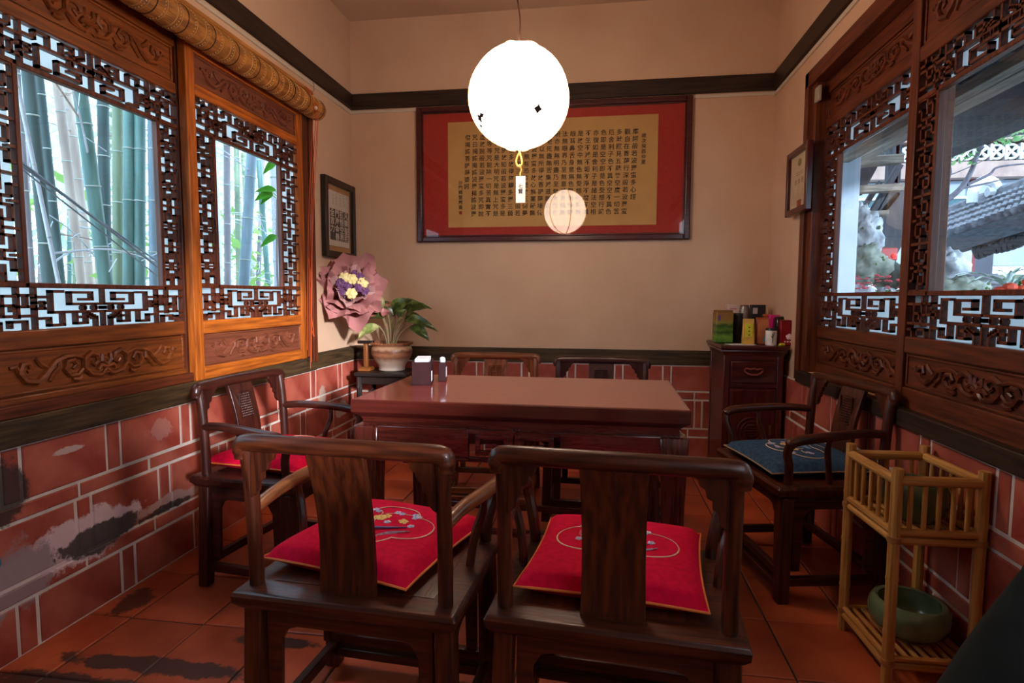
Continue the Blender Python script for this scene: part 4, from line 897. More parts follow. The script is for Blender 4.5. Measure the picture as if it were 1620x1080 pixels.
q = at(1172, 541, 'y', 3.86); r = thing('paper_sheet', 'white paper sheet lying under the packets on the cabinet', 'paper', (q.x, 3.87, ZK-.0006), R_(10)); MB().box(-.08, .08, -.05, .05, 0, .0012).build('sheet', pmat('white_paper', (226, 230, 240)), r); MB().prism([(.06, -.05), (.08, -.05), (.08, -.03)], lambda a, b, d: (a, b, d), .0013, .004).build('curled_corner', pmat('white_paper', (226, 230, 240)), r)

# ------------------------------------------------------------------ plant stand, pot, plant
PX_, PY_, PZ_ = -1.555, 4.14, .65
ps_ = thing('plant_stand', 'black wooden plant stand in the left back corner', 'stand', (PX_, PY_, 0)); Bk = lambda a: wood('black', a)
MB().loft([(.185, .155, .615), (.195, .165, .622), (.195, .165, .642), (.19, .16, PZ_)]).build('top', Bk('x'), ps_, bevel=.003)
for sx in (-1, 1):
    for sy in (-1, 1): MB().bar((sx*.165, sy*.135, .62), (sx*.175, sy*.145, 0), .032, .032).build('leg', Bk('z'), ps_, bevel=.003)
for sy in (-1, 1): MB().box(-.16, .16, sy*.135-.008, sy*.135+.008, .56, .615).build('apron', Bk('x'), ps_, bevel=.003); MB().box(-.165, .165, sy*.14-.01, sy*.14+.01, .18, .205).build('stretcher', Bk('x'), ps_, bevel=.003)
for sx in (-1, 1): MB().box(sx*.165-.008, sx*.165+.008, -.13, .13, .56, .615).build('apron', Bk('y'), ps_, bevel=.003)
q = at(620, 560, 'y', 4.13); pc = (q.x, 4.13)
po = thing('plant_pot', 'round glazed brown and cream pot on the black stand', 'pot', (pc[0], pc[1], PZ_+.001))
m_pot = pmat('pot_glaze', (150, 96, 64), (176, 128, 96), nscale=9, detail=6, rough=.4, bump=.05)
nt = m_pot.node_tree; N = nt.nodes; b = N['Principled BSDF']; tc = N.new('ShaderNodeTexCoord'); sx_ = N.new('ShaderNodeSeparateXYZ'); nt.links.new(tc.outputs['Object'], sx_.inputs[0])
nz_ = N.new('ShaderNodeTexNoise'); nz_.inputs['Scale'].default_value = 25; nt.links.new(tc.outputs['Object'], nz_.inputs[0]); ma = N.new('ShaderNodeMath'); ma.operation = 'MULTIPLY_ADD'; nt.links.new(nz_.outputs[0], ma.inputs[0]); ma.inputs[1].default_value = .03; nt.links.new(sx_.outputs['Z'], ma.inputs[2])
mr = N.new('ShaderNodeMapRange'); mr.inputs['From Min'].default_value = .015; mr.inputs['From Max'].default_value = .22; nt.links.new(ma.outputs[0], mr.inputs[0]); rp = N.new('ShaderNodeValToRGB'); e = rp.color_ramp.elements; e[0].color = lin((196, 180, 166)); e[1].color = lin((150, 92, 58))
for p_, c_ in ((.35, (186, 160, 140)), (.5, (138, 90, 66)), (.62, (168, 116, 84)), (.72, (120, 70, 46)), (.82, (190, 150, 116))): q = rp.color_ramp.elements.new(p_); q.color = lin(c_)
nt.links.new(mr.outputs[0], rp.inputs[0]); nt.links.new(rp.outputs[0], b.inputs['Base Color'])
MB().lathe([(.090, 0), (.098, .008), (.094, .022), (.102, .045), (.130, .085), (.148, .125), (.151, .150), (.144, .172), (.132, .184), (.142, .192), (.150, .200), (.146, .208), (.128, .208), (.12, .19)], 40, cap1=False).build('body', m_pot, po, angle=50)
m = MB()
for k in range(36): a = 2*math.pi*k/36; m.ball((.147*math.cos(a), .147*math.sin(a), .203), (.012, .012, .007), 6, 4)
m.build('scalloped_rim', pmat('pot_rim', (140, 80, 48), (166, 104, 70), nscale=20, rough=.4), po)
MB().lathe([(.0, .183), (.125, .183), (.125, .193), (.0, .2)], 24, cap0=False, cap1=False).build('soil', pmat('soil', (50, 30, 20), (74, 46, 32), nscale=40, rough=1), po)
pt = thing('potted_plant', 'leafy plant with green and pink mottled leaves in the pot', 'plant', (pc[0], pc[1], PZ_+.19))
def leaf_mat(name, g, p_, amount): return pmat(name, g, p_, nscale=16, detail=5, rough=.35, contrast=(amount-.06, amount+.10), coat=.1)
M_LF = [leaf_mat('mottled_leaf', (46, 66, 24), (112, 128, 60), .5), leaf_mat('pink_edge_leaf', (60, 70, 30), (206, 120, 110), .62), leaf_mat('pale_leaf', (116, 128, 66), (176, 172, 116), .5), leaf_mat('pink_leaf', (196, 120, 116), (226, 160, 150), .5)]
def leaf_mesh(m, base, tip, width, lift, roll=0, nseg=8, nrm=(0, 0, 1)):
    base, tip = Vector(base), Vector(tip); d = tip-base; L_ = d.length; h = Vector((d.x, d.y, 0)); side = d.cross(Vector(nrm))
    if side.length < 1e-4: side = Vector((1, 0, 0))
    side.normalize(); side = Matrix.Rotation(roll, 3, d.normalized()) @ side; up = side.cross(d).normalized(); vs = []; fs = []
    for i in range(nseg+1):
        t = i/nseg; c = base+d*t+up*(lift*4*t*(1-t))-Vector((0, 0, 1))*(.10*L_*t*t); w_ = width*(math.sin(math.pi*min(1, t**.75)))**.8*(1-.25*t)
        for j, s_ in enumerate((-1, -.5, 0, .5, 1)): vs.append(c+side*(w_*s_)+up*(abs(s_)*w_*.35+.004*math.sin(t*14+s_*2)*abs(s_)))
    n0 = len(vs); vs += [v-up*.0015 for v in vs]
    for i in range(nseg):
        for j in range(4): a = i*5+j; fs.append((a, a+1, a+6, a+5)); fs.append((n0+a, n0+a+5, n0+a+6, n0+a+1))
    m.add(vs, fs); return m
def lpt(u, v, y): p = at(u, v, 'y', y); return (p.x-pc[0], y-pc[1], p.z-PZ_-.19)
LV = [((640, 505), (694, 519), 4.02, .036, 0, .04), ((642, 500), (684, 484), 4.15, .055, 0, .04), ((635, 490), (662, 474), 4.2, .045, 0, .03), ((622, 495), (652, 470), 4.10, .055, 0, .03), ((606, 488), (584, 462), 4.05, .040, 2, .02), ((598, 490), (566, 480), 4.0, .036, 2, .02),
      ((607, 503), (560, 506), 3.98, .060, 1, .03), ((600, 516), (566, 532), 3.97, .040, 2, .02), ((650, 515), (680, 536), 4.0, .042, 0, .03), ((614, 498), (606, 484), 3.99, .034, 3, .01), ((632, 505), (644, 486), 4.0, .034, 0, .02), ((625, 500), (600, 474), 4.12, .05, 1, .03), ((640, 510), (670, 500), 4.22, .05, 0, .03), ((630, 512), (638, 500), 3.96, .022, 2, .01), ((618, 500), (628, 480), 4.16, .045, 0, .02)]
for b_, t_, y, w_, mi, lf in LV:
    base = lpt(b_[0], b_[1], (y+4.1)/2); tip = lpt(t_[0], t_[1], y); root = ((b_[0]-620)*.0012, rnd.uniform(-.03, .03), .0)
    lo = leaf_mesh(MB(), base, tip, w_*1.15, lf, rnd.uniform(-.25, .25), nrm=(rnd.uniform(-.3, .3), -.75, .65)).build('leaf', M_LF[mi], pt, angle=80)
    MB().tube(spl([root, ((root[0]+base[0])/2*.8, (root[1]+base[1])/2, base[2]*.6), base], 4), [.005]*9, 6).build('petiole', pmat('petiole', (176, 140, 116), (150, 150, 96), nscale=20, rough=.5), lo)

# bouquet on a little wooden stand
bs = thing('bouquet_stand', 'small brown wooden stand holding up the bouquet', 'stand', (-1.700, 4.085, PZ_+.001)); HN = lambda a: wood('honey', a)
MB().loft([(.045, .05, 0), (.045, .05, .018), (.035, .04, .03)]).build('base', HN('x'), bs, bevel=.004); MB().box(-.015, .015, -.015, .015, .028, .20).build('post', HN('z'), bs, bevel=.003); MB().box(-.06, .06, -.02, .02, .20, .222).build('crossbar', wood('black', 'x'), bs, bevel=.005)
bq = at(556, 455, 'y', 3.84)
bo = thing('bouquet', 'dried bouquet of cream and purple flowers wrapped in dusty pink paper', 'bouquet', (bq.x, bq.y, bq.z))
axis = Vector((.46, -.84, .22)).normalized(); bo.rotation_euler = axis.to_track_quat('Z', 'Y').to_euler()
m_pp = translucent_mat('pink_wrap', (206, 140, 136), .25); m_pp2 = translucent_mat('pale_wrap', (222, 172, 166), .3)
rb = random.Random(11)
def sheet(R0, rot_, zoff, p_, mat, seed, rin=.03, nm='wrapping_sheet'):
    """square paper sheet gathered round the stems: pointed corners, deep folds"""
    m = MB(); n, k = 72, 8; vs = []; fs = []
    for i in range(n):
        t = 2*math.pi*i/n; c, s1 = abs(math.cos(t)), abs(math.sin(t)); Rr = R0*1.0/((c**p_+s1**p_)**(1/p_)); Rr *= 1+.24*mnoise.noise(Vector((math.cos(t)*1.8, math.sin(t)*1.8, seed)))
        fold = mnoise.noise(Vector((math.cos(t)*3.2, math.sin(t)*3.2, seed+9)))
        for j in range(k+1):
            s_ = j/k; rr2 = rin+(Rr-rin)*s_; z = -.22+zoff+.245*s_**.7+.13*s_*s_*fold+.022*s_*math.sin(t*8+seed*3)+.010*s_*math.sin(t*19+seed)-.03*max(0, s_-.75)*4*(.5+fold); a = t+rot_+.10*s_*fold; vs.append((rr2*math.cos(a), rr2*math.sin(a), z))
    K = len(vs); vs += [(x*.996, y*.996, z-.0012) for x, y, z in vs]
    for i in range(n):
        i2 = (i+1) % n
        for j in range(k): a, b2 = i*(k+1)+j, i2*(k+1)+j; fs.append((a, a+1, b2+1, b2)); fs.append((K+a, K+b2, K+b2+1, K+a+1))
    m.add(vs, fs); m.build(nm, mat, bo, angle=50)
sheet(.290, .15, -.05, 1.05, m_pp, 1.3); sheet(.270, .95, -.03, 1.05, m_pp, 4.1); sheet(.205, .5, .0, 1.05, m_pp, 7.7); sheet(.150, 1.3, .03, 1.0, m_pp2, 2.9)
def flower(c, r0, mat, nm, lobes=5):
    m = MB()
    for ring in range(4):
        n = 3+ring; rr2 = r0*(.18+.22*ring)
        for k in range(n):
            a = k*6.283/n+ring*.7; cx, cy = c[0]+rr2*math.cos(a)*.8, c[1]+rr2*math.sin(a)*.8; leafs = (r0*(.34+.06*ring), r0*(.34+.06*ring), r0*.34)
            m.ball((cx, cy, c[2]+r0*.35*(1-ring*.3)), leafs, 7, 4)
    m.ball((c[0], c[1], c[2]+r0*.4), r0*.3, 8, 5); f = m.build(nm, mat, bo, angle=80); return f
cr = pmat('cream_petal', (196, 174, 108), (216, 198, 140), nscale=40, rough=.7); pu = pmat('purple_petal', (62, 26, 62), (104, 60, 104), nscale=60, rough=.8)
for c in ((.0, .035, .03), (-.005, -.04, .035), (.055, .02, .02), (-.035, .045, .02)): flower((c[0]*1.35, c[1]*1.35, c[2]+.02), .036, cr, 'rose')
for c in ((-.055, .01, .02), (-.05, -.028, .02), (.03, -.01, .03), (.04, .05, .015), (-.02, .0, .03), (.02, .065, .01), (.06, -.02, .01), (-.045, .03, .02)): flower((c[0]*1.4, c[1]*1.4, c[2]+.02), .028, pu, 'purple_blossom')
m = MB()
for k in range(70):
    a = rb.uniform(0, 6.28); rr2 = .115*math.sqrt(rb.random()); m.ball((rr2*math.cos(a), rr2*math.sin(a), .04+rb.uniform(-.01, .02)), .006, 5, 3)
tag(m.build('filler_sprigs', pmat('filler', (150, 110, 110), (110, 70, 90), nscale=40, rough=.8), bo), kind='stuff')
MB().tube([(0, 0, -.21), (.0, -.03, -.30)], [.03, .022], 10).build('stem_wrap', m_pp, bo)

# ------------------------------------------------------------------ bamboo stand with two bowls
SX0, SX1, SY0, SY1 = .895, 1.138, 1.887, 2.19
bsd = thing('bamboo_stand', 'bamboo rod stand with a railed tray on top, front right', 'stand', ((SX0+SX1)/2, (SY0+SY1)/2, 0), R_(2)); BR = lambda a: wood('bamboo_rod', a)
gx, gy = (SX1-SX0)/2, (SY1-SY0)/2
def rod(p0, p1, r, nm, ax, nodes=0):
    p0, p1 = Vector(p0), Vector(p1); L_ = (p1-p0).length; pts = []; rs = []; k = max(2, nodes+1)
    for i in range(k):
        for f in ((.0, .04, .5, .94) if nodes else (0, .98)): 
            t = (i+f)/k; pts.append(p0+(p1-p0)*t); rs.append(r*(1.10 if nodes and f == 0 and i > 0 else 1.0))
    pts.append(p1); rs.append(r); o = MB().tube(pts, rs, 10).build(nm, BR(ax), bsd); return o
for sx in (-1, 1):
    for sy in (-1, 1):
        rod((sx*gx, sy*gy, 0), (sx*gx, sy*gy, .685), .0165, 'leg', 'z', 3)
        for zz_ in (.465, .075):
            MB().lathe([(.019, -.010), (.0205, 0), (.019, .010)], 12, (sx*gx, sy*gy, zz_)).build('binding', pmat('rattan_binding', (150, 96, 46), (176, 120, 62), nscale=60, rough=.6), bsd)
for z, rr2 in ((.648, .0155), (.488, .0125), (.462, .0125), (.062, .0125), (.085, .010)):
    for s_ in (-1, 1): rod((-gx, s_*gy, z), (gx, s_*gy, z), rr2, 'rail', 'x'); rod((s_*gx, -gy, z), (s_*gx, gy, z), rr2, 'rail', 'y')
for s_ in (-1, 1):
    for k in range(1, 6): f = -1+2*k/6; rod((gx*f, s_*gy, .49), (gx*f, s_*gy, .645), .007, 'baluster', 'z'); rod((s_*gx, gy*f, .49), (s_*gx, gy*f, .645), .007, 'baluster', 'z')
for k in range(1, 8): f = -1+2*k/8; rod((gx*f, -gy, .085), (gx*f, gy, .085), .008, 'shelf_slat', 'y'); rod((gx*f, -gy, .478), (gx*f, gy, .478), .008, 'tray_slat', 'y')
M_CEL = pmat('celadon_glaze', (84, 100, 70), (112, 126, 90), nscale=8, rough=.18, coat=.5)
def bowl(name, label, c, r, h, mat):
    t = thing(name, label, 'bowl', c)
    MB().lathe([(r*.6, 0), (r*.66, .006), (r*.90, h*.25), (r*1.0, h*.55), (r*.97, h*.8), (r*.88, h*.97), (r*.80, h), (r*.74, h*.96), (r*.80, h*.75), (r*.86, h*.5), (r*.74, h*.2), (r*.4, h*.1), (.001, h*.09)], 40, cap1=False).build('body', mat, t, angle=60)
    MB().lathe([(r*.56, -.0005), (r*.62, -.0005), (r*.64, .008), (r*.58, .008)], 32).build('foot_ring', mat, t); return t
bowl('ceramic_bowl', 'wide green ceramic bowl on the lower shelf of the bamboo stand', ((SX0+SX1)/2+.01, (SY0+SY1)/2-.01, .0945), .119, .115, M_CEL)
bowl('ceramic_bowl', 'dark green ceramic bowl inside the top tray of the bamboo stand', ((SX0+SX1)/2+.005, (SY0+SY1)/2-.02, .4875), .096, .125, pmat('dark_celadon', (62, 74, 46), (84, 94, 62), nscale=8, rough=.2, coat=.5))

# ------------------------------------------------------------------ dark bundles at the bottom corners of the view
def lump(name, label, cat, c, rad, mat, mat2, seed, amp=.12):
    r = thing(name, label, cat, (c[0], c[1], 0)); m = MB(); n, k = 28, 18; vs = []; fs = []; H_ = rad[2]
    for i in range(k+1):
        t = i/k; z = H_*t; pr = (1-t**1.25); pr = max(pr, .03)*(1.0+.05*math.sin(t*9))
        for j in range(n):
            a = 2*math.pi*j/n; d = 1+amp*mnoise.noise(Vector((math.cos(a)*1.6+seed, math.sin(a)*1.6, t*3)))+amp*.5*mnoise.noise(Vector((math.cos(a)*5, math.sin(a)*5+seed, t*8)))
            vs.append((rad[0]*pr*d*math.cos(a), rad[1]*pr*d*math.sin(a), z))
    for i in range(k):
        for j in range(n): fs.append((i*n+j, i*n+(j+1) % n, (i+1)*n+(j+1) % n, (i+1)*n+j))
    fs += [tuple(range(n-1, -1, -1)), tuple(k*n+j for j in range(n))]; m.add(vs, fs); m.build('body', mat, r, angle=180)
    m = MB(); m.tube([(rad[0]*.45*math.cos(a), rad[1]*.45*math.sin(a), H_*.52+.03*math.sin(3*a)) for a in [2*math.pi*i/30 for i in range(30)]], .012, 6, closed=True); m.build('strap', mat2, r); return r
M_DKC = pmat('dark_green_cloth', (14, 20, 18), (26, 34, 30), nscale=14, rough=.95); M_BRC = pmat('dark_brown_cloth', (20, 14, 12), (36, 26, 18), nscale=20, rough=.95)
qa = at(1690, 1000, 'y', .95); lump('dark_bag', 'dark green bag filling the bottom right corner of the view', 'bag', (qa.x-.04, .95, 0), (.36, .22, .84), M_DKC, pmat('teal_strap', (30, 52, 54), rough=.9), 2.0)
qb = at(-40, 1060, 'y', 1.12); lump('brown_bag', 'dark brown bag at the bottom left corner of the view', 'bag', (qb.x-.02, 1.12, 0), (.10, .12, .36), M_BRC, M_BRC, 5.0)
qc = at(-4, 884, 'x', XL+.03); r = thing('teal_cloth', 'scrap of teal cloth hanging at the left edge of the brick wall', 'cloth', (XL+.022, qc.y-.03, qc.z)); MB().loft([(.004, .035, -.045), (.006, .045, -.02), (.005, .04, .02), (.003, .03, .05)]).build('fabric', pmat('teal_fabric', (20, 110, 130), (30, 130, 150), nscale=20, rough=.9), r, bevel=.003); MB().tube([(.0, 0, .045), (.0, 0, .09)], .003, 6).build('loop', pmat('teal_fabric', (20, 110, 130)), r)

# ------------------------------------------------------------------ outside, left: bamboo grove
GZ = -.25
tag(MB().box(-16, XL-WT-.02, -6, 14, GZ-.1, GZ).build('ground_left', pmat('leaf_litter', (110, 96, 76), (150, 136, 110), nscale=6, rough=1), smooth=False), 'leaf covered ground in the bamboo grove outside', 'ground', kind='structure')
BM = {'teal': pmat('bamboo_teal', (66, 100, 98), (100, 140, 136), scale=(3, 3, .5), nscale=4, rough=.45), 'dark': pmat('bamboo_dark', (42, 60, 62), (68, 92, 94), scale=(3, 3, .5), nscale=4, rough=.5),
      'olive': pmat('bamboo_olive', (100, 120, 98), (134, 150, 124), scale=(3, 3, .5), nscale=4, rough=.45), 'tan': pmat('bamboo_tan', (160, 142, 134), (192, 176, 166), scale=(3, 3, .5), nscale=4, rough=.6),
      'grey': pmat('bamboo_grey', (108, 104, 112), (140, 134, 142), scale=(3, 3, .5), nscale=4, rough=.6), 'blue': pmat('bamboo_blue', (92, 116, 134), (130, 152, 168), scale=(3, 3, .5), nscale=4, rough=.5), 'pale': pmat('bamboo_pale', (184, 190, 206), (206, 212, 224), scale=(3, 3, .5), nscale=4, rough=.6)}
M_NODE = pmat('bamboo_node', (180, 190, 186), (150, 160, 156), nscale=20, rough=.7)
rg = random.Random(21)
def culm(label, pt, pb, wpx, x, mk, group=None, twigs=2, seg=.36, z0=None):
    a, b = at(pt[0], pt[1], 'x', x), at(pb[0], pb[1], 'x', x); b2 = b.copy()
    dep = (a-Vector((0, 0, CAM_H))).dot(CF); rad = wpx/2*dep/FPX
    d = (a-b); d = d/max(.05, d.z); base = b+d*(GZ-b.z); top = a+d*(4.6-a.z)
    r = thing('bamboo_culm', label, 'bamboo', base, 0, group or 'bamboo culms outside the left windows'); D = top-base; L_ = D.length; pts = []; rs = []; nd = []
    n = int(L_/seg)+1; off = rg.random()
    for i in range(n):
        for f, s_ in ((.0, 1.0), (.03, 1.07), (.06, 1.0), (.5, .985), (.97, .995)):
            t = min(1, (i+f+off*.0)/n); pts.append(D*t); rs.append(rad*s_*(1-.15*t))
        nd.append(((i+.03)/n))
    MB().tube(pts, rs, 12).build('stalk', BM[mk], r)
    m = MB(); dn = D.normalized()
    for t in nd:
        c = D*t; m.tube([c-dn*.006, c-dn*.002, c+dn*.004], [rad*1.05*(1-.15*t), rad*1.13*(1-.15*t), rad*1.03*(1-.15*t)], 12)
    m.build('node_rings', M_NODE, r)
    for k in range(twigs):
        z_ = rg.uniform(1.2, 2.9)-GZ; c = D*(z_/D.z); an = rg.uniform(-1.2, 1.2); sgn = rg.choice((-1, 1)); e = Vector((rg.uniform(.0, .35), sgn*rg.uniform(.3, .8), rg.uniform(-.25, .35)))
        m = MB(); p1 = c+e*.5+Vector((0, 0, .05)); p2 = c+e; m.tube(spl([c, p1, p2], 4), [.007-.0005*i for i in range(9)], 5)
        for j in range(3): q = c+e*(.3+.25*j); m.tube([q, q+Vector((rg.uniform(-.1, .15), rg.uniform(-.2, .2), rg.uniform(-.15, .2)))], .003, 4)
        m.build('twig', BM['tan'] if k % 2 else BM['pale'], r)
    return r
CU_ = [('pale thin bamboo stick leaning at the left edge of the big pane', (23, 113), (53, 257), 7, -2.75, 'pale', 3), ('mauve grey bamboo culm just right of the big pane left edge', (30, 167), (50, 443), 11, -3.5, 'grey', 1),
       ('dark teal bamboo culm with bright right edge, left in the big pane', (45, 120), (77, 443), 20, -3.1, 'dark', 2), ('slim dark bamboo culm behind the dark teal one in the big pane', (63, 133), (95, 433), 14, -3.7, 'dark', 2),
       ('tan bamboo culm left of the thickest culm in the big pane', (92, 143), (127, 433), 15, -3.9, 'tan', 3), ('thickest pale teal bamboo culm leaning across the big pane centre', (128, 153), (167, 447), 23, -2.95, 'teal', 2),
       ('dark bamboo culm just right of the thickest culm', (163, 173), (168, 433), 18, -3.5, 'dark', 2), ('olive bamboo culm right of centre in the big pane', (186, 180), (187, 445), 17, -3.3, 'olive', 1),
       ('bluish teal bamboo culm third from the big pane right edge', (204, 185), (203, 445), 17, -3.15, 'teal', 1), ('bright teal bamboo culm second from the big pane right edge', (221, 190), (221, 445), 18, -3.1, 'teal', 1),
       ('blue bamboo culm at the right edge of the big pane', (241, 200), (244, 445), 15, -3.0, 'blue', 2), ('pale tan bamboo culm behind the gap of the big pane', (108, 150), (142, 440), 14, -4.4, 'tan', 2),
       ('mauve grey bamboo culm left in the small pane', (359, 233), (360, 448), 11, -3.3, 'grey', 2), ('thick blue grey bamboo culm in the middle of the small pane', (398, 247), (386, 448), 17, -2.9, 'blue', 1),
       ('pale grey bamboo culm at the right edge of the small pane', (433, 255), (440, 448), 13, -2.7, 'pale', 1), ('slim teal bamboo culm right of the thick one in the small pane', (409, 250), (424, 448), 9, -4.2, 'teal', 2),
       ('thin pale bamboo culm at the left edge of the small pane', (340, 225), (350, 445), 7, -3.8, 'pale', 1), ('slim olive bamboo culm between the two thick ones in the small pane', (374, 240), (378, 448), 9, -4.4, 'olive', 2)]
for lb, a, b, w_, x, mk, tw in CU_: culm(lb, a, b, w_, x, mk, twigs=tw)
for k in range(30):
    u = rg.uniform(-60, 470); mk = rg.choice(('teal', 'olive', 'tan', 'pale', 'blue', 'grey')); culm('thin pale bamboo culm in the hazy background of the grove', (u, 180), (u+rg.uniform(-12, 16), 445), rg.uniform(5, 10), -rg.uniform(5.2, 7.5), mk, 'thin background bamboo culms', twigs=1)
# leaf mass behind
def leaves(name, label, spots, mat, parent=None, size=(.05, .012), kind='stuff', cat='leaves'):
    m = MB()
    for p, d in spots:
        d = Vector(d).normalized(); s_ = d.orthogonal().normalized(); L_ = size[0]*rg.uniform(.7, 1.4); W_ = size[1]*rg.uniform(.7, 1.3); p = Vector(p); nn = d.cross(s_)
        m.add([p, p+d*L_*.5+s_*W_+nn*.003, p+d*L_, p+d*L_*.5-s_*W_+nn*.003], [(0, 1, 2), (0, 2, 3)])
    o = m.build(name, mat, parent, smooth=False); return tag(o, label, cat if not parent else None, kind=kind)
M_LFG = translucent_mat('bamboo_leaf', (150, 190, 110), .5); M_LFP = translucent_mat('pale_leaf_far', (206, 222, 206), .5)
sp = [((-rg.uniform(5.5, 9), rg.uniform(-1, 14), rg.uniform(-.2, 4.5)), (rg.uniform(-1, 1), rg.uniform(-1, 1), rg.uniform(-1, .4))) for k in range(5000)]
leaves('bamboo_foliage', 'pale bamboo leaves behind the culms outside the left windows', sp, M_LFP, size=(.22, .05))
sp = [((-rg.uniform(4, 6), rg.uniform(2, 10), rg.uniform(.2, 2.4)), (rg.uniform(-1, 1), rg.uniform(-1, 1), rg.uniform(-1, .4))) for k in range(700)]
leaves('bamboo_undergrowth', 'bright green leaves low between the bamboo culms', sp, M_LFG, size=(.16, .035))
sh_o = at(437, 300, 'x', -2.5); shb = thing('broadleaf_shrub', 'broadleaf shrub with bright green leaves in the small left pane', 'shrub', (sh_o.x, sh_o.y, GZ)); so2 = shb.location.copy()
MB().tube(spl([(0, 0, 0), (.02, .02, 1.0), (-.01, .0, 1.6), (0, .01, 2.2)], 5), .009, 6).build('stem', BM['grey'], shb)
for i, (u, v, u2, v2) in enumerate(((416, 272, 434, 256), (403, 298, 436, 300), (402, 314, 426, 306), (411, 387, 436, 372), (412, 320, 430, 303))):
    a, b = at(u, v, 'x', -2.52)-so2, at(u2, v2, 'x', -2.5)-so2; lo = leaf_mesh(MB(), b, a, .03, .01, nrm=(.7, -.6, .3)).build('leaf', translucent_mat('fresh_leaf', (90, 170, 60), .45), shb, angle=80)
    MB().tube([b, (0, 0, b.z-.02)], .003, 5).build('leaf_stalk', M_LFG, lo)
for i, (p0, p1) in enumerate((((8, 236), (282, 447)), ((8, 243), (286, 440)), ((10, 247), (276, 458)))):
    a, b = at(p0[0], p0[1], 'x', -2.35), at(p1[0], p1[1], 'x', -2.35); d = b-a; r = thing('outdoor_cable', ('lowest grey cable crossing diagonally outside the big left pane', 'upper grey cable crossing diagonally outside the big left pane', 'middle grey cable crossing diagonally outside the big left pane')[(2, 1, 0)[i]], 'cable', a-d*.6, 0, 'cables outside the big left pane')
    MB().tube([Vector((0, 0, 0)), d*.55+Vector((0, 0, -.004)), d*1.1, d*2.2], (.0065, .004, .0035)[i], 6).build('sheath', pmat('cable_grey', (120, 132, 146), rough=.4), r); MB().ball((0, 0, 0), .012).build('anchor', pmat('cable_grey', (120, 132, 146)), r)

# ------------------------------------------------------------------ outside, right: courtyard
tag(MB().box(XR+WT+.02, 16, -6, 16, GZ-.1, GZ).build('ground_right', pmat('courtyard_stone', (130, 130, 130), (160, 160, 158), nscale=4, rough=.9), smooth=False), 'grey courtyard ground outside the right windows', 'ground', kind='structure')
pwh_ = pmat('white_paint', (168, 180, 198), (182, 192, 208), nscale=6, rough=.7)
def beam_line(name, label, a, b, w_, h_, mat, cat='beam', ext_=0.0):
    a, b = Vector(a), Vector(b); d = (b-a)*ext_; r = thing(name, label, cat, a-d); MB().bar((0, 0, 0), b-a+2*d, w_, h_).build('timber', mat, r, bevel=.004); e = (b-a).normalized(); MB().bar(-e*.012, e*.012, w_*1.06, h_*1.06).build('end_cap', mat, r); return r
WB, WS = wood('beam', 'y'), wood('stair', 'y')
beam_line('eave_beam', 'deep dark eave beam crossing the top of the large right pane', (2.55, 1.2, 2.37), (2.55, 5.1, 2.37), .16, .22, WB)
beam_line('eave_purlin', 'pale grey eave batten nearest the glass of the large right pane', (1.62, 1.0, 2.13), (1.62, 5.1, 2.13), .06, .05, WS)
beam_line('eave_purlin', 'weathered eave plank between glass and dark beam', (1.95, 1.0, 2.26), (1.95, 5.1, 2.26), .10, .05, WS)
beam_line('eave_purlin', 'dark thin eave batten just above the dark beam', (2.25, 1.0, 2.43), (2.25, 5.1, 2.43), .07, .05, WB)
ro = thing('eave_roof', 'dark underside of the eave outside the right windows', 'roof', (XR+WT, 1.0, 2.60))
MB().prism([(0, .12), (1.8, -.10), (1.8, -.06), (0, .16)], lambda a, b, d: (a, d, b), 0, 4.1).build('soffit', WB, ro)
for k in range(8): MB().bar((0, .25+.5*k, .10), (1.75, .25+.5*k, -.115), .06, .05).build('rafter', WB, ro)
tag(MB().box(3.2, 3.35, -1.15, 1.6, GZ, 3.4).build('wall_sunblock', pwh_, smooth=False), 'unseen white wall added outside to keep the sun off the back wall', 'wall', kind='structure')  # unseen wall, added to block the low sun from the right windows
# white post and stair seen in the far right pane
q = at(1337, 360, 'y', 4.35); r = thing('white_post', 'white painted post outside the far right pane', 'post', (q.x, 4.35, GZ)); pwh = pmat('white_paint', (168, 180, 198), (182, 192, 208), nscale=6, rough=.7); dep = 4.35; MB().cbox((0, 0, 1.5), (.118, .118, 3.0)).build('shaft', pwh, r, bevel=.006); MB().cbox((0, 0, .08), (.16, .16, .16)).build('base', pwh, r, bevel=.006)
stt = thing('wooden_stair', 'dark open wooden staircase seen through the far right pane', 'stair', at(1350, 400, 'y', 5.6)); so_ = stt.location.copy()
for u0, v0, u1, v1, th_ in ((1345, 258, 1425, 252, .075), (1345, 301, 1425, 297, .06), (1345, 341, 1402, 337, .04)):
    a, b = at(u0, v0, 'y', 5.6)-so_, at(u1, v1, 'y', 5.6)-so_; MB().bar(a, b, .12, th_).build('tread', wood('stair', 'x'), stt, bevel=.004)
for u0, v0, u1, v1, w_ in ((1352, 305, 1402, 214, .12), (1374, 345, 1424, 260, .05), (1362, 335, 1392, 288, .04), (1383, 350, 1420, 305, .05), (1388, 395, 1440, 300, .32)):
    a, b = at(u0, v0, 'y', 5.75)-so_, at(u1, v1, 'y', 5.75)-so_; MB().bar(a, b, w_, .05, up=(0, 1, 0)).build('stringer', wood('beam', 'z'), stt, bevel=.004)
for u, w_ in ((1354, .04), (1409, .09), (1417, .05)): a = at(u, 300, 'y', 5.9)-so_; MB().box(a.x-w_/2, a.x+w_/2, a.y-.025, a.y+.025, GZ-so_.z, 1.5).build('post', wood('beam', 'z'), stt)
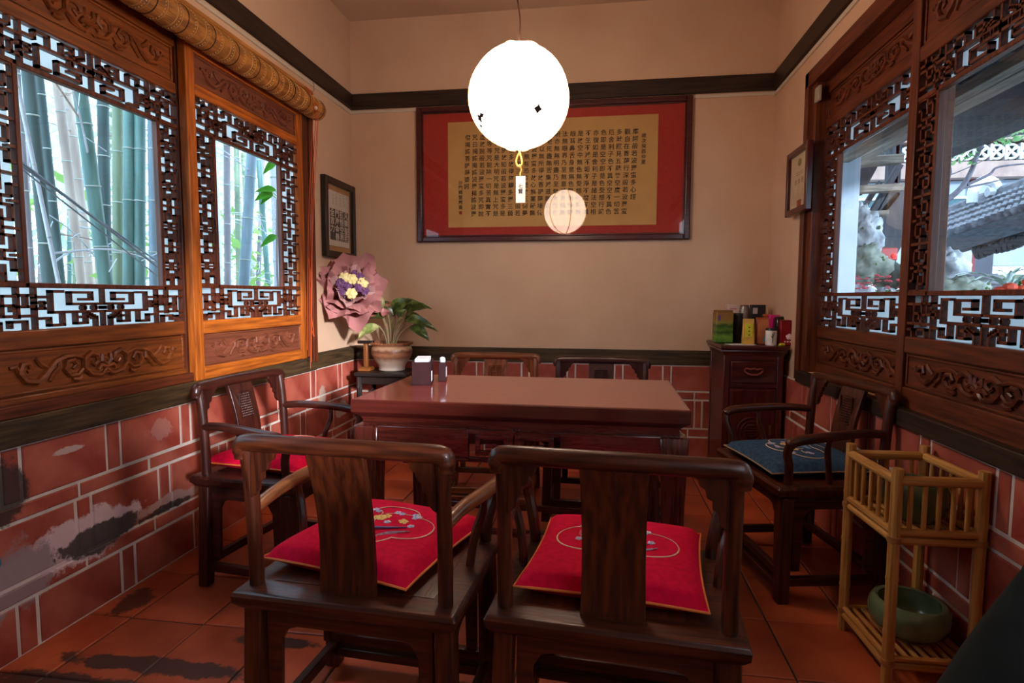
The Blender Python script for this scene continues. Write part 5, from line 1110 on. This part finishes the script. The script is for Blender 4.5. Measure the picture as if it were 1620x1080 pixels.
def rock(label, c, rad, seed, mat):
    r = thing('garden_rock', label, 'rock', c, 0, 'rockery stones'); m = MB(); n, k = 44, 26; vs = []; fs = []
    m.ball((0, 0, 0), 1.0, n, k); out = []
    for v in m.v:
        p = Vector(v); d = 1+.34*mnoise.noise(p*1.3+Vector((seed, 0, 0)))+.30*abs(mnoise.noise(p*3.1+Vector((0, seed, 0))))+.16*mnoise.noise(p*6+Vector((0, seed, 0)))+.08*mnoise.noise(p*13)-.1; out.append((p.x*rad[0]*d, p.y*rad[1]*d, p.z*rad[2]*d))
    m.v = out; m.build('stone', mat, r, angle=180)
    m = MB()
    for k in range(14): a = rg.uniform(0, 6.28); h = rg.uniform(-.3, .7); p = Vector((math.cos(a)*.9, math.sin(a)*.9, h)); m.ball((p.x*rad[0], p.y*rad[1], p.z*rad[2]), .010, 5, 3)
    m.build('moss_tufts', pmat('moss', (70, 92, 60), (96, 118, 80), nscale=20, rough=1), r); return r
M_RK = pmat('rock_pale', (104, 110, 118), (176, 182, 190), nscale=9, detail=8, rough=.9, bump=.5, bscale=10); M_RKG = pmat('rock_mossy', (70, 80, 72), (134, 142, 134), nscale=9, detail=8, rough=.9, bump=.5, bscale=10)
for lb, u, v, y, rad, sd, mt in (('tall pale rock beside the white post', 1364, 372, 4.9, (.13, .14, .21), 1.1, M_RK), ('mossy rock below the tall pale one in the far right pane', 1366, 418, 4.8, (.17, .16, .16), 2.7, M_RKG), ('rounded mossy rock at the right of the far right pane', 1402, 436, 4.9, (.12, .13, .11), 4.2, M_RKG), ('low white rock at the bottom of the far right pane', 1360, 466, 4.6, (.11, .12, .07), 6.1, M_RK), ('white rock at the bottom right of the far right pane', 1400, 468, 4.6, (.09, .10, .06), 7.7, M_RK),
                                 ('large pale rock at the left of the large right pane', 1490, 424, 4.6, (.14, .14, .13), 8.3, M_RK), ('flat grey rock along the bottom of the large right pane', 1512, 458, 4.0, (.19, .13, .085), 9.9, M_RKG), ('dark slab rock behind the flat grey rock', 1548, 446, 4.5, (.19, .11, .055), 12.3, pmat('rock_dark', (76, 78, 88), (106, 108, 118), nscale=6, rough=.9, bump=.5, bscale=10))):
    rock(lb, at(u, v, 'y', y), rad, sd, mt)
tag(MB().box(1.75, 3.3, 3.3, 5.2, GZ, 1.13).build('ground_rockery', pmat('rock_mossy', (70, 80, 72)), smooth=False), 'raised stone bed under the rockery outside the right windows', 'ground', kind='structure')
m = MB(); o = at(1380, 446, 'y', 4.55)
for k in range(60): m.ball((rg.uniform(-.25, .30), rg.uniform(-.1, .1), rg.uniform(-.05, .05)), (.018, .018, .006), 5, 3)
ob = m.build('fallen_petals', pmat('red_petal', (150, 30, 50), (200, 60, 80), nscale=9, rough=.8)); ob.location = o; tag(ob, 'red petals scattered over the rocks outside', 'petals', kind='stuff')
o = at(1404, 402, 'y', 5.2); r = thing('red_lamp_box', 'small red box with a glowing red light beyond the rocks', 'lamp', o); MB().cbox((0, .02, (GZ-o.z)/2), (.03, .03, o.z-GZ)).build('pole', WB, r); MB().cbox((0, 0, 0), (.13, .06, .10)).build('case', pmat('red_box', (150, 16, 24), rough=.5), r, bevel=.008); MB().ball((.04, -.035, -.015), .02).build('light', pmat('red_glow', (255, 40, 40), emit=(255, 40, 40), estr=4), r)
# opposite house: pierced parapet, white wall, red post
OY = 8.2
a = at(1470, 262, 'y', OY); b = at(1660, 262, 'y', OY); hz = lambda v: at(1550, v, 'y', OY).z
hs = thing('courtyard_house', 'white courtyard house with pierced round parapet tiles', 'house', (a.x, OY, GZ)); X0 = 0; X1 = b.x-a.x+1.5
def hb(x0, x1, v0, v1, d0, d1, nm, mat, par=hs): return MB().box(x0, x1, d0, d1, hz(v1)-GZ, hz(v0)-GZ).build(nm, mat, par, bevel=.004)
m_hw = pmat('house_white', (140, 152, 172), (156, 166, 184), nscale=4, rough=.8); m_pk = pmat('house_pink', (140, 116, 112), (160, 136, 128), nscale=6, rough=.9)
hb(-2.5, X1, 284, 420, .05, .2, 'wall', m_hw); hb(-2.5, X1, 258, 283, -.12, .2, 'ledge', m_pk); hb(-2.5, X1, 206, 224, -.08, .2, 'coping', m_pk); hb(-2.5, X1, 150, 205, .3, .4, 'upper_roof', pmat('pale_tiles', (128, 122, 132), (156, 152, 160), scale=(1, 1, 6), nscale=5, rough=.9)); hb(-2.5, X1, 224, 258, .14, .2, 'recess', pmat('parapet_dark', (70, 84, 84), rough=.9))
for k in range(11):
    x = at(1482+23.5*k-47, 242, 'y', OY).x-a.x; zc = hz(241)-GZ; R0 = .085
    pr = MB(); pr.tube([(x+R0*math.cos(t), 0, zc+R0*math.sin(t)) for t in [2*math.pi*i/20 for i in range(20)]], .016, 6, closed=True)
    for i in range(4): t = math.pi/4+i*math.pi/2; pr.tube([(x, 0, zc), (x+R0*.9*math.cos(t), 0, zc+R0*.9*math.sin(t))], [.012, .026], 6)
    pr.build('pierced_tile', pmat('parapet_white', (196, 198, 204), rough=.8), hs)
    MB().box(x+.092, x+.118, -.02, .05, zc-.10, zc+.10).build('divider', pmat('parapet_white', (196, 198, 204)), hs)
x = at(1543, 300, 'y', OY).x-a.x; hb(x-.045, x+.045, 283, 312, .0, .06, 'red_post', pmat('red_post', (120, 40, 44), rough=.7)); hb(-2.5, x+.1, 310, 314, -.02, .06, 'white_band', pmat('parapet_white', (196, 198, 204))); hb(-2.5, x+.1, 314, 326, .0, .06, 'teal_band', pmat('teal_band', (40, 84, 96), rough=.7)); hb(-2.5, x+.1, 326, 345, -.02, .06, 'white_band', pmat('parapet_white', (196, 198, 204)))
# tiled pavilion roof
A, Bq_ = at(1462, 388, 'y', 6.9), at(1660, 322, 'y', 5.6); C_, D_ = at(1500, 342, 'y', 7.6), at(1660, 286, 'y', 6.5)
pv = thing('pavilion_roof', 'grey clay tile roof of the courtyard pavilion in the large right pane', 'roof', A); mt_t = pmat('clay_tile', (78, 78, 88), (124, 124, 134), nscale=12, rough=.9, bump=.3, bscale=30)
m = MB(); P4 = [Vector((0, 0, 0)), Bq_-A, D_-A, C_-A]; m.add([p for p in P4]+[p-Vector((0, 0, .06)) for p in P4], [(0, 1, 2, 3), (7, 6, 5, 4), (0, 4, 5, 1), (1, 5, 6, 2), (2, 6, 7, 3), (3, 7, 4, 0)]); m.build('roof_deck', mt_t, pv)
nrow, ncol = 4, 20
for i in range(nrow):
    for j in range(ncol):
        f0, f1, g = (i-.15)/nrow, (i+1.0)/nrow, (j+.5)/ncol
        p = P4[0].lerp(P4[1], g).lerp(P4[3].lerp(P4[2], g), f0); q = P4[0].lerp(P4[1], g).lerp(P4[3].lerp(P4[2], g), f1)
        MB().tube([p+Vector((0, 0, .045)), q+Vector((0, 0, .025))], [.046, .036], 7, flat=.8).build('roof_tile', mt_t, pv)
MB().bar(P4[0]-Vector((0, 0, .10)), P4[1]-Vector((0, 0, .10)), .10, .17).build('fascia', WB, pv); MB().tube([P4[3]+Vector((0, 0, .05)), P4[2]+Vector((0, 0, .05))], .07, 8).build('ridge', mt_t, pv)
m = MB(); o = at(1562, 298, 'y', 7.0)-A; m.tube(spl([o+Vector((-.14, 0, -.15)), o+Vector((-.13, 0, .0)), o+Vector((-.05, 0, .08)), o+Vector((.06, 0, .06)), o+Vector((.08, 0, -.03)), o+Vector((0, 0, -.04))], 4), [.05]*21, 8); m.build('scroll_finial', pmat('parapet_white', (196, 198, 204)), pv)
m = MB(); dlt = (P4[1]-P4[0])
for k in range(24):
    f = .52+.48*k/24; p = P4[0]+dlt*f-Vector((0, -.05, .22+.05*abs(math.sin(k*1.7)))); m.ball(p, (.05, .03, .05), 6, 4)
m.build('carved_fringe', WB, pv)
for u, w_, mt, nm, lb in ((1524, .11, pwh, 'pavilion_pillar', 'bright white pillar under the pavilion roof'), (1538, .045, pmat('red_post', (120, 40, 44)), 'pavilion_post', 'slim red post beside the white pillar')):
    q = at(u, 400, 'y', 6.9); r = thing(nm, lb, 'pillar', (q.x, 6.9, GZ)); MB().cbox((0, 0, 1.05), (w_, w_, 2.1)).build('shaft', mt, r, bevel=.004); MB().cbox((0, 0, .06), (w_*1.3, w_*1.3, .12)).build('base', mt, r, bevel=.004)
q = at(1553, 400, 'y', 7.1); r = thing('dark_doorway', 'dark blue doorway under the pavilion roof', 'doorway', (q.x, 7.1, GZ)); MB().cbox((0, 0, 1.0), (.20, .06, 2.0)).build('door_leaf', pmat('dark_blue', (24, 36, 60), (36, 50, 76), nscale=4, rough=.6), r); MB().cbox((-.12, -.01, 1.0), (.03, .08, 2.0)).build('door_post', WB, r)
q = at(1600, 420, 'y', 7.0); r = thing('notice_wall', 'pale khaki wall panel behind the white leafed plant', 'wall panel', (q.x, 7.0, GZ)); MB().cbox((.2, 0, .95), (.85, .06, 1.5)).build('panel', pmat('khaki_panel', (96, 104, 88), (116, 120, 100), nscale=4, rough=.8), r); MB().cbox((.25, -.034, 1.18), (.55, .01, .16)).build('pale_strip', pmat('khaki_pale', (132, 128, 96), rough=.8), r)
# white leafed plant and red flowers
q = at(1595, 460, 'y', 3.55); r = thing('spider_plant', 'white and green arching plant outside the large right pane', 'plant', q)
for k in range(16):
    an = rg.uniform(0, 6.28); L_ = rg.uniform(.14, .26); leaf_mesh(MB(), (0, 0, 0), (L_*math.cos(an), L_*math.sin(an)*.6, rg.uniform(.02, .16)), .014, .04).build('leaf', pmat('variegated', (206, 222, 226), (150, 190, 170), nscale=16, rough=.5), r, angle=80)
q = at(1602, 462, 'y', 3.25); r = thing('red_flower_clump', 'clump of red flowers at the bottom of the large right pane', 'flowers', q)
for k in range(10): MB().ball((rg.uniform(-.1, .12), rg.uniform(-.05, .05), rg.uniform(-.02, .05)), (.035, .03, .022), 8, 5).build('blossom', pmat('red_orange_petal', (206, 60, 40), (226, 90, 60), nscale=16, rough=.6), r)
leaf_mesh(MB(), (.02, 0, .02), (.10, -.02, .10), .02, .01).build('leaf', translucent_mat('fresh_leaf', (90, 170, 60), .45), r, angle=80)
# small tree in front of the house
q = at(1480, 330, 'y', 5.6); tr = thing('courtyard_tree', 'bare dark branched tree with sparse leaves in the large right pane', 'tree', q); o = q
def bpt(u, v, y=5.6): return at(u, v, 'y', y)-o
def branch(pts, r0, r1, nm='branch'):
    p = spl([bpt(*q_) for q_ in pts], 5); k = len(p); MB().tube(p, [r0+(r1-r0)*i/(k-1) for i in range(k)], 7).build(nm, pmat('bark', (70, 66, 78), (98, 94, 106), nscale=20, rough=.9), tr)
branch([(1470, 345), (1488, 325), (1520, 298), (1537, 270), (1552, 232), (1568, 220), (1620, 210)], 0.0279, 0.0112, 'trunk'); branch([(1520, 298), (1560, 290), (1592, 282)], 0.0112, 0.0037); branch([(1530, 292), (1565, 276), (1580, 264), (1632, 258)], 0.0136, 0.0062)
branch([(1548, 238), (1534, 215), (1524, 205)], 0.0099, 0.0037); branch([(1536, 216), (1548, 196)], 0.0074, 0.0031); branch([(1500, 312), (1500, 290), (1505, 270), (1500, 256)], 0.0087, 0.0031); branch([(1480, 285), (1520, 270), (1560, 252)], 0.0062, 0.0025); branch([(1533, 214), (1510, 222), (1490, 236)], 0.0062, 0.0025); branch([(1520, 240), (1580, 205), (1620, 190)], 0.0050, 0.0025)
sp = []
for k in range(420):
    u, v = rg.gauss(1585, 32), rg.gauss(200, 12); p = bpt(max(1495, u), v, 5.6+rg.uniform(-.3, .3)); sp.append((p, (rg.uniform(-1, 1), rg.uniform(-1, 1), rg.uniform(-1, .5))))
for k in range(60): p = bpt(rg.uniform(1490, 1540), rg.uniform(232, 262), 5.6); sp.append((p, (rg.uniform(-1, 1), rg.uniform(-1, 1), rg.uniform(-1, .5))))
leaves('leaves', None, sp, translucent_mat('tree_leaf', (130, 176, 120), .5), parent=tr, size=(.05, .02))
# trees beyond
sp = [((rg.uniform(9, 12), rg.uniform(6, 16), rg.uniform(2.2, 5.5)), (rg.uniform(-1, 1), rg.uniform(-1, 1), rg.uniform(-1, .4))) for k in range(2500)]
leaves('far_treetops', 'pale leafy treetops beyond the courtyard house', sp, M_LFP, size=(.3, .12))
